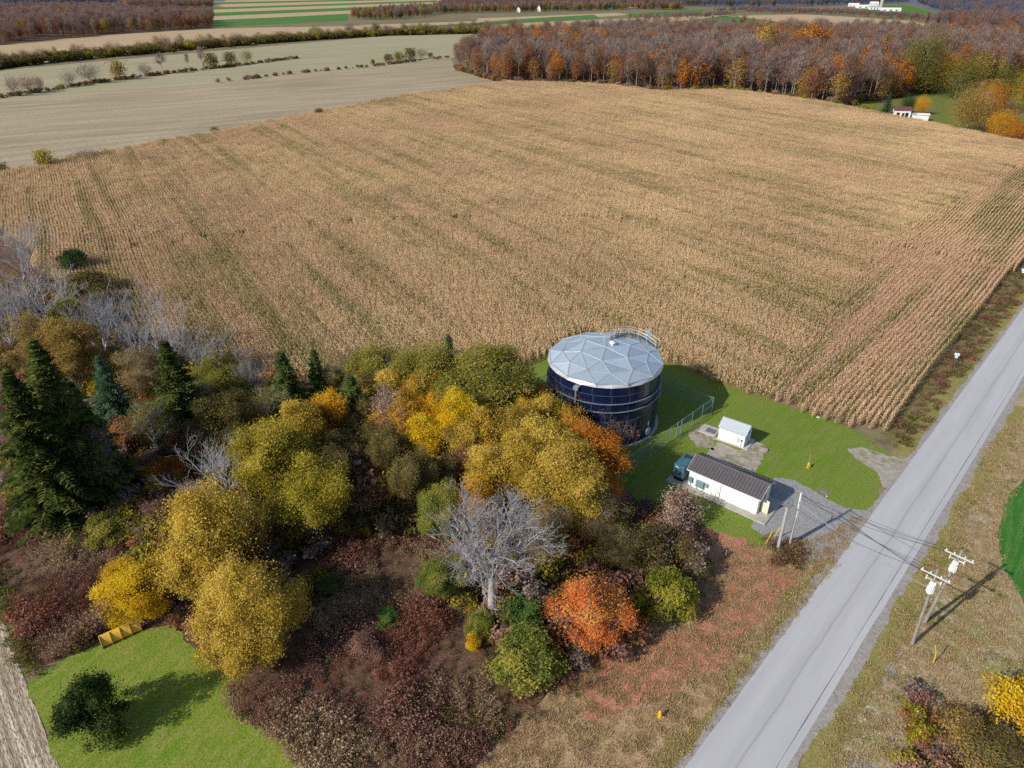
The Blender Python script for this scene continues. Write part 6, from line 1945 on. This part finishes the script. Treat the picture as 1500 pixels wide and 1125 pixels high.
for i in range(len(gl) - 1):
    a = Vector(gl[i]); b = Vector(gl[i + 1])
    for k in range(int((b - a).length / 1.6)):
        p = a.lerp(b, random.random()); Pe.append((p.x + random.gauss(0, 4), p.y + random.gauss(0, 4)))
Pe = np.array(Pe); n = len(Pe)
scatter('hedge_growth', Pe, RNG.random(n) * 6.28, 2.0 + 1.8 * RNG.random(n), RNG.choice([0, 1, 3, 0, 1], n), UG, 'dark low growth at the foot of the long far hedgerow')

# ------------------------------------------------------------------ the distance
def pk_rust(P, n): return np.where(RNG.random(n) < .30, RNG.choice([6, 7, 6, 9], n), RNG.choice([2, 12, 1, 0, 12], n))
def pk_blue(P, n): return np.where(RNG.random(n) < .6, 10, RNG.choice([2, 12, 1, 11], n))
def pk_green(P, n): return RNG.choice([11, 11, 1, 0, 9, 6, 2], n)
def pk_purple(P, n): return RNG.choice([2, 12, 2, 1, 10, 6], n)


def far_wood(poly, dens, pick, label, scale=1.0, floor=True):
    g = gp(poly)
    if floor: sheet('wood_floor', g, .12, G_WOOD, 30, 6)
    wood('far_wood', g, dens, pick, label, scale)


far_wood([(-200, 84), (0, 65), (160, 50), (312, 41), (314, 31), (200, 25), (130, 17), (0, 20), (-200, 26)], .006, pk_rust, 'purple and rust coloured wood at the top left of the photo', 1.1)
far_wood([(180, 14.5), (312, 11.5), (312, 5), (170, 6)], .004, pk_rust, 'smaller purple wood behind the first, at the top left', 1.2)
G_HAZE = ground_mat('haze_tinted_land', [(.10, .13, .20), (.13, .15, .21), (.17, .18, .22), (.08, .10, .15)], .002, .01, .1, bstr=0)  # blue of the distance haze is painted into the base colour
sheet('hills', gp([(-400, 30), (0, 20), (130, 16), (180, 8), (330, 2), (330, -9), (-400, -9)]), .3, G_HAZE, 120, 10)
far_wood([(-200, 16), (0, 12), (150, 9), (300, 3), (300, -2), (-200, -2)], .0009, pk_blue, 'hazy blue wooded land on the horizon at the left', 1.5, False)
far_wood([(516, 29), (560, 30), (625, 25), (640, 20.5), (700, 19), (800, 17.5), (870, 16), (930, 14), (1000, 15), (1000, 11), (800, 12), (640, 15), (520, 24)], .0035, pk_green, 'row of mixed trees around the distant farmhouses', 1.0, False)
far_wood([(640, 13), (800, 11), (1000, 9), (1100, 6), (1100, -3), (700, -3)], .0012, pk_purple, 'distant purple woods along the top of the photo', 1.2)
far_wood([(1040, 19), (1090, 18.5), (1240, 23), (1345, 32), (1400, 33), (1330, 26), (1240, 20), (1090, 15)], .005, pk_purple, 'shrubby hedge in front of the white farm', .6, False)
far_wood([(1352, 38), (1400, 45), (1500, 54), (1700, 66), (1700, 40), (1500, 35), (1430, 30), (1380, 33)], .005, pk_purple, 'dark purple wood at the right beyond the tan field')
sheet('hills', gp([(1330, 5), (1380, 20), (1430, 28), (1500, 33), (1700, 42), (1900, 20), (1900, -9), (1000, -9), (1000, 8), (1100, 11), (1220, 8), (1300, 6)]), .3, G_HAZE, 120, 10)
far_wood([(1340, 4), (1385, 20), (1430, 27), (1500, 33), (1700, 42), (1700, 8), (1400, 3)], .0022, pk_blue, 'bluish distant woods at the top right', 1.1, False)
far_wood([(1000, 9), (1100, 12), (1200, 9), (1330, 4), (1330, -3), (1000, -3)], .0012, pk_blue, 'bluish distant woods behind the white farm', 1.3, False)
far_wood([(915, 29), (960, 31), (1050, 27), (1080, 23), (1060, 22), (960, 26)], .004, pk_purple, 'grey brush patch among the far fields', .5, False)

WHT = mat('white_farm_paint', (.80, .80, .80), (.72, .73, .74), .3, .6)
GRF = mat('grey_metal_roof', (.45, .48, .52), (.36, .39, .43), .2, .5, .2)
DKR = mat('dark_roof', (.10, .09, .10), None, .3, .7)
REDR = mat('dark_red_roof', (.16, .06, .065), (.12, .05, .055), .4, .6)


def house(name, px, py, L_, W_, E_, R__, rz, roofm, label, cat='building', group=None, door=True, wallm=None):
    o = empty(name, at(px, py), rz, label, cat, group)
    mb = MB(); mb.prism([Vector((-L_ / 2, -W_ / 2, 0)), Vector((-L_ / 2, W_ / 2, 0)), Vector((-L_ / 2, W_ / 2, E_)), Vector((-L_ / 2, 0, R__)), Vector((-L_ / 2, -W_ / 2, E_))], (L_, 0, 0))
    mb.build('wall', wallm or WHT, o)
    mb = MB(); s = (R__ - E_) / (W_ / 2)
    for sg in (1, -1):
        a = [Vector((-L_ / 2 - .4, sg * (W_ / 2 + .4), E_ - .4 * s + .05)), Vector((L_ / 2 + .4, sg * (W_ / 2 + .4), E_ - .4 * s + .05)), Vector((L_ / 2 + .4, 0, R__ + .05)), Vector((-L_ / 2 - .4, 0, R__ + .05))]
        mb.add(a + [p + Vector((0, 0, .2)) for p in a], [(0, 1, 2, 3), (4, 5, 6, 7), (0, 1, 5, 4), (1, 2, 6, 5), (2, 3, 7, 6), (3, 0, 4, 7)])
    mb.build('roof', roofm, o)
    if door:
        for x in (-L_ * .3, 0, L_ * .28):
            mb = MB(); mb.box((x, -W_ / 2 - .04, E_ * .5), (L_ * .12, .08, E_ * .45)); mb.build('window', mat('dark_glass', (.03, .035, .04), None, 1, .2), o)
    return o


s_ = house('garden_shed', 1318, 172, 8.4, 5, 4.0, 5.3, R_(-12), REDR, 'white shed with a dark red roof and dark openings beside the blue spruce', 'shed', None, False)
for x in (-2.0, 2.4):
    mb = MB(); mb.box((x, -2.55, 1.5), (1.6, .1, 2.6)); mb.build('opening_shade', BLACKM, s_)  # flat black slab paints the shade inside the open doorway
mb = MB(); mb.box((.5, -2.55, 1.4), (1.3, .1, 2.5)); mb.build('door', mat('maroon_door', (.14, .04, .05), None, 1, .6), s_)
house('box_shed', 1350, 176.5, 5.2, 3.5, 3.0, 3.4, R_(-16), WHT, 'small white box shed right of the shed with the red roof', 'shed', None, False)
house('lean_to', 1340, 174.5, 2.8, 3, 2.4, 2.9, R_(-16), GRF, 'pale grey lean-to between the two white sheds', 'shed', None, False)
house('farmhouse', 1452, 152, 12, 8, 5, 8, R_(60), WHT, 'white house half hidden behind the open green tree', 'house')
rock('stone', at(1232, 157), 2.0, 31, WHITE, 'white rounded object on the ground at the far right corner of the corn', 'stone', .7)
for a in [('farmhouse', 617, 19, 17, 12, 10, 17, R_(70), GRF, 'white gabled farmhouse among dark trees on the left'), ('barn', 588, 22, 26, 13, 6, 11, R_(-10), GRF, 'low grey-roofed barn left of the white gabled farmhouse'),
          ('farmhouse', 760, 18, 16, 11, 9, 15, R_(80), DKR, 'white far house with a dark roof, third from the left'), ('farmhouse', 790, 17.5, 14, 10, 11, 19, R_(75), DKR, 'tall white far house with a dark doorway, right of the dark-roofed one'),
          ('farmhouse', 838, 15, 16, 10, 8, 14, R_(20), WHT, 'small white house beside a golden tree far off'), ('farmhouse', 893, 12.5, 26, 14, 9, 16, R_(10), WHT, 'white far house in the middle of the tree row'),
          ('farmhouse', 926, 11.5, 28, 14, 9, 16, R_(-10), WHT, 'left white house of the pair at the right of the tree row'), ('farmhouse', 936, 11.2, 24, 14, 9, 17, R_(30), WHT, 'right white house of the pair at the right of the tree row'),
          ('barn', 1268, 12, 70, 20, 7, 11, R_(-14), WHT, 'longest low white barn of the distant dairy farm'), ('barn', 1250, 9.5, 40, 20, 7, 12, R_(-14), WHT, 'left white barn of the distant dairy farm'),
          ('barn', 1304, 16.5, 60, 18, 6, 10, R_(-14), WHT, 'front white barn of the distant dairy farm below the silo'), ('barn', 1280, 8, 34, 18, 9, 15, R_(-14), WHT, 'rear white barn left of the grey silo'), ('barn', 1280, 14, 34, 18, 7, 12, R_(-14), GRF, 'grey-roofed barn in the middle of the dairy farm')]:
    house(a[0], a[1], a[2], a[3], a[4], a[5], a[6], a[7], a[8], a[9], 'house' if a[0] == 'farmhouse' else 'barn')
so_ = empty('silo', at(1290, 13), 0, 'tall grey silo of the distant dairy farm', 'silo')
mb = MB(); mb.cyl((0, 0, 0), (0, 0, 30), 6, 6, 16); mb.build('wall', mat('silo_concrete', (.42, .42, .42), (.34, .34, .35), .2, .8), so_)
mb = MB(); mb.lathe([(6.2, 30), (5.4, 33), (3.2, 35.5), (0, 36.5)], 16); mb.build('dome', GRF, so_)
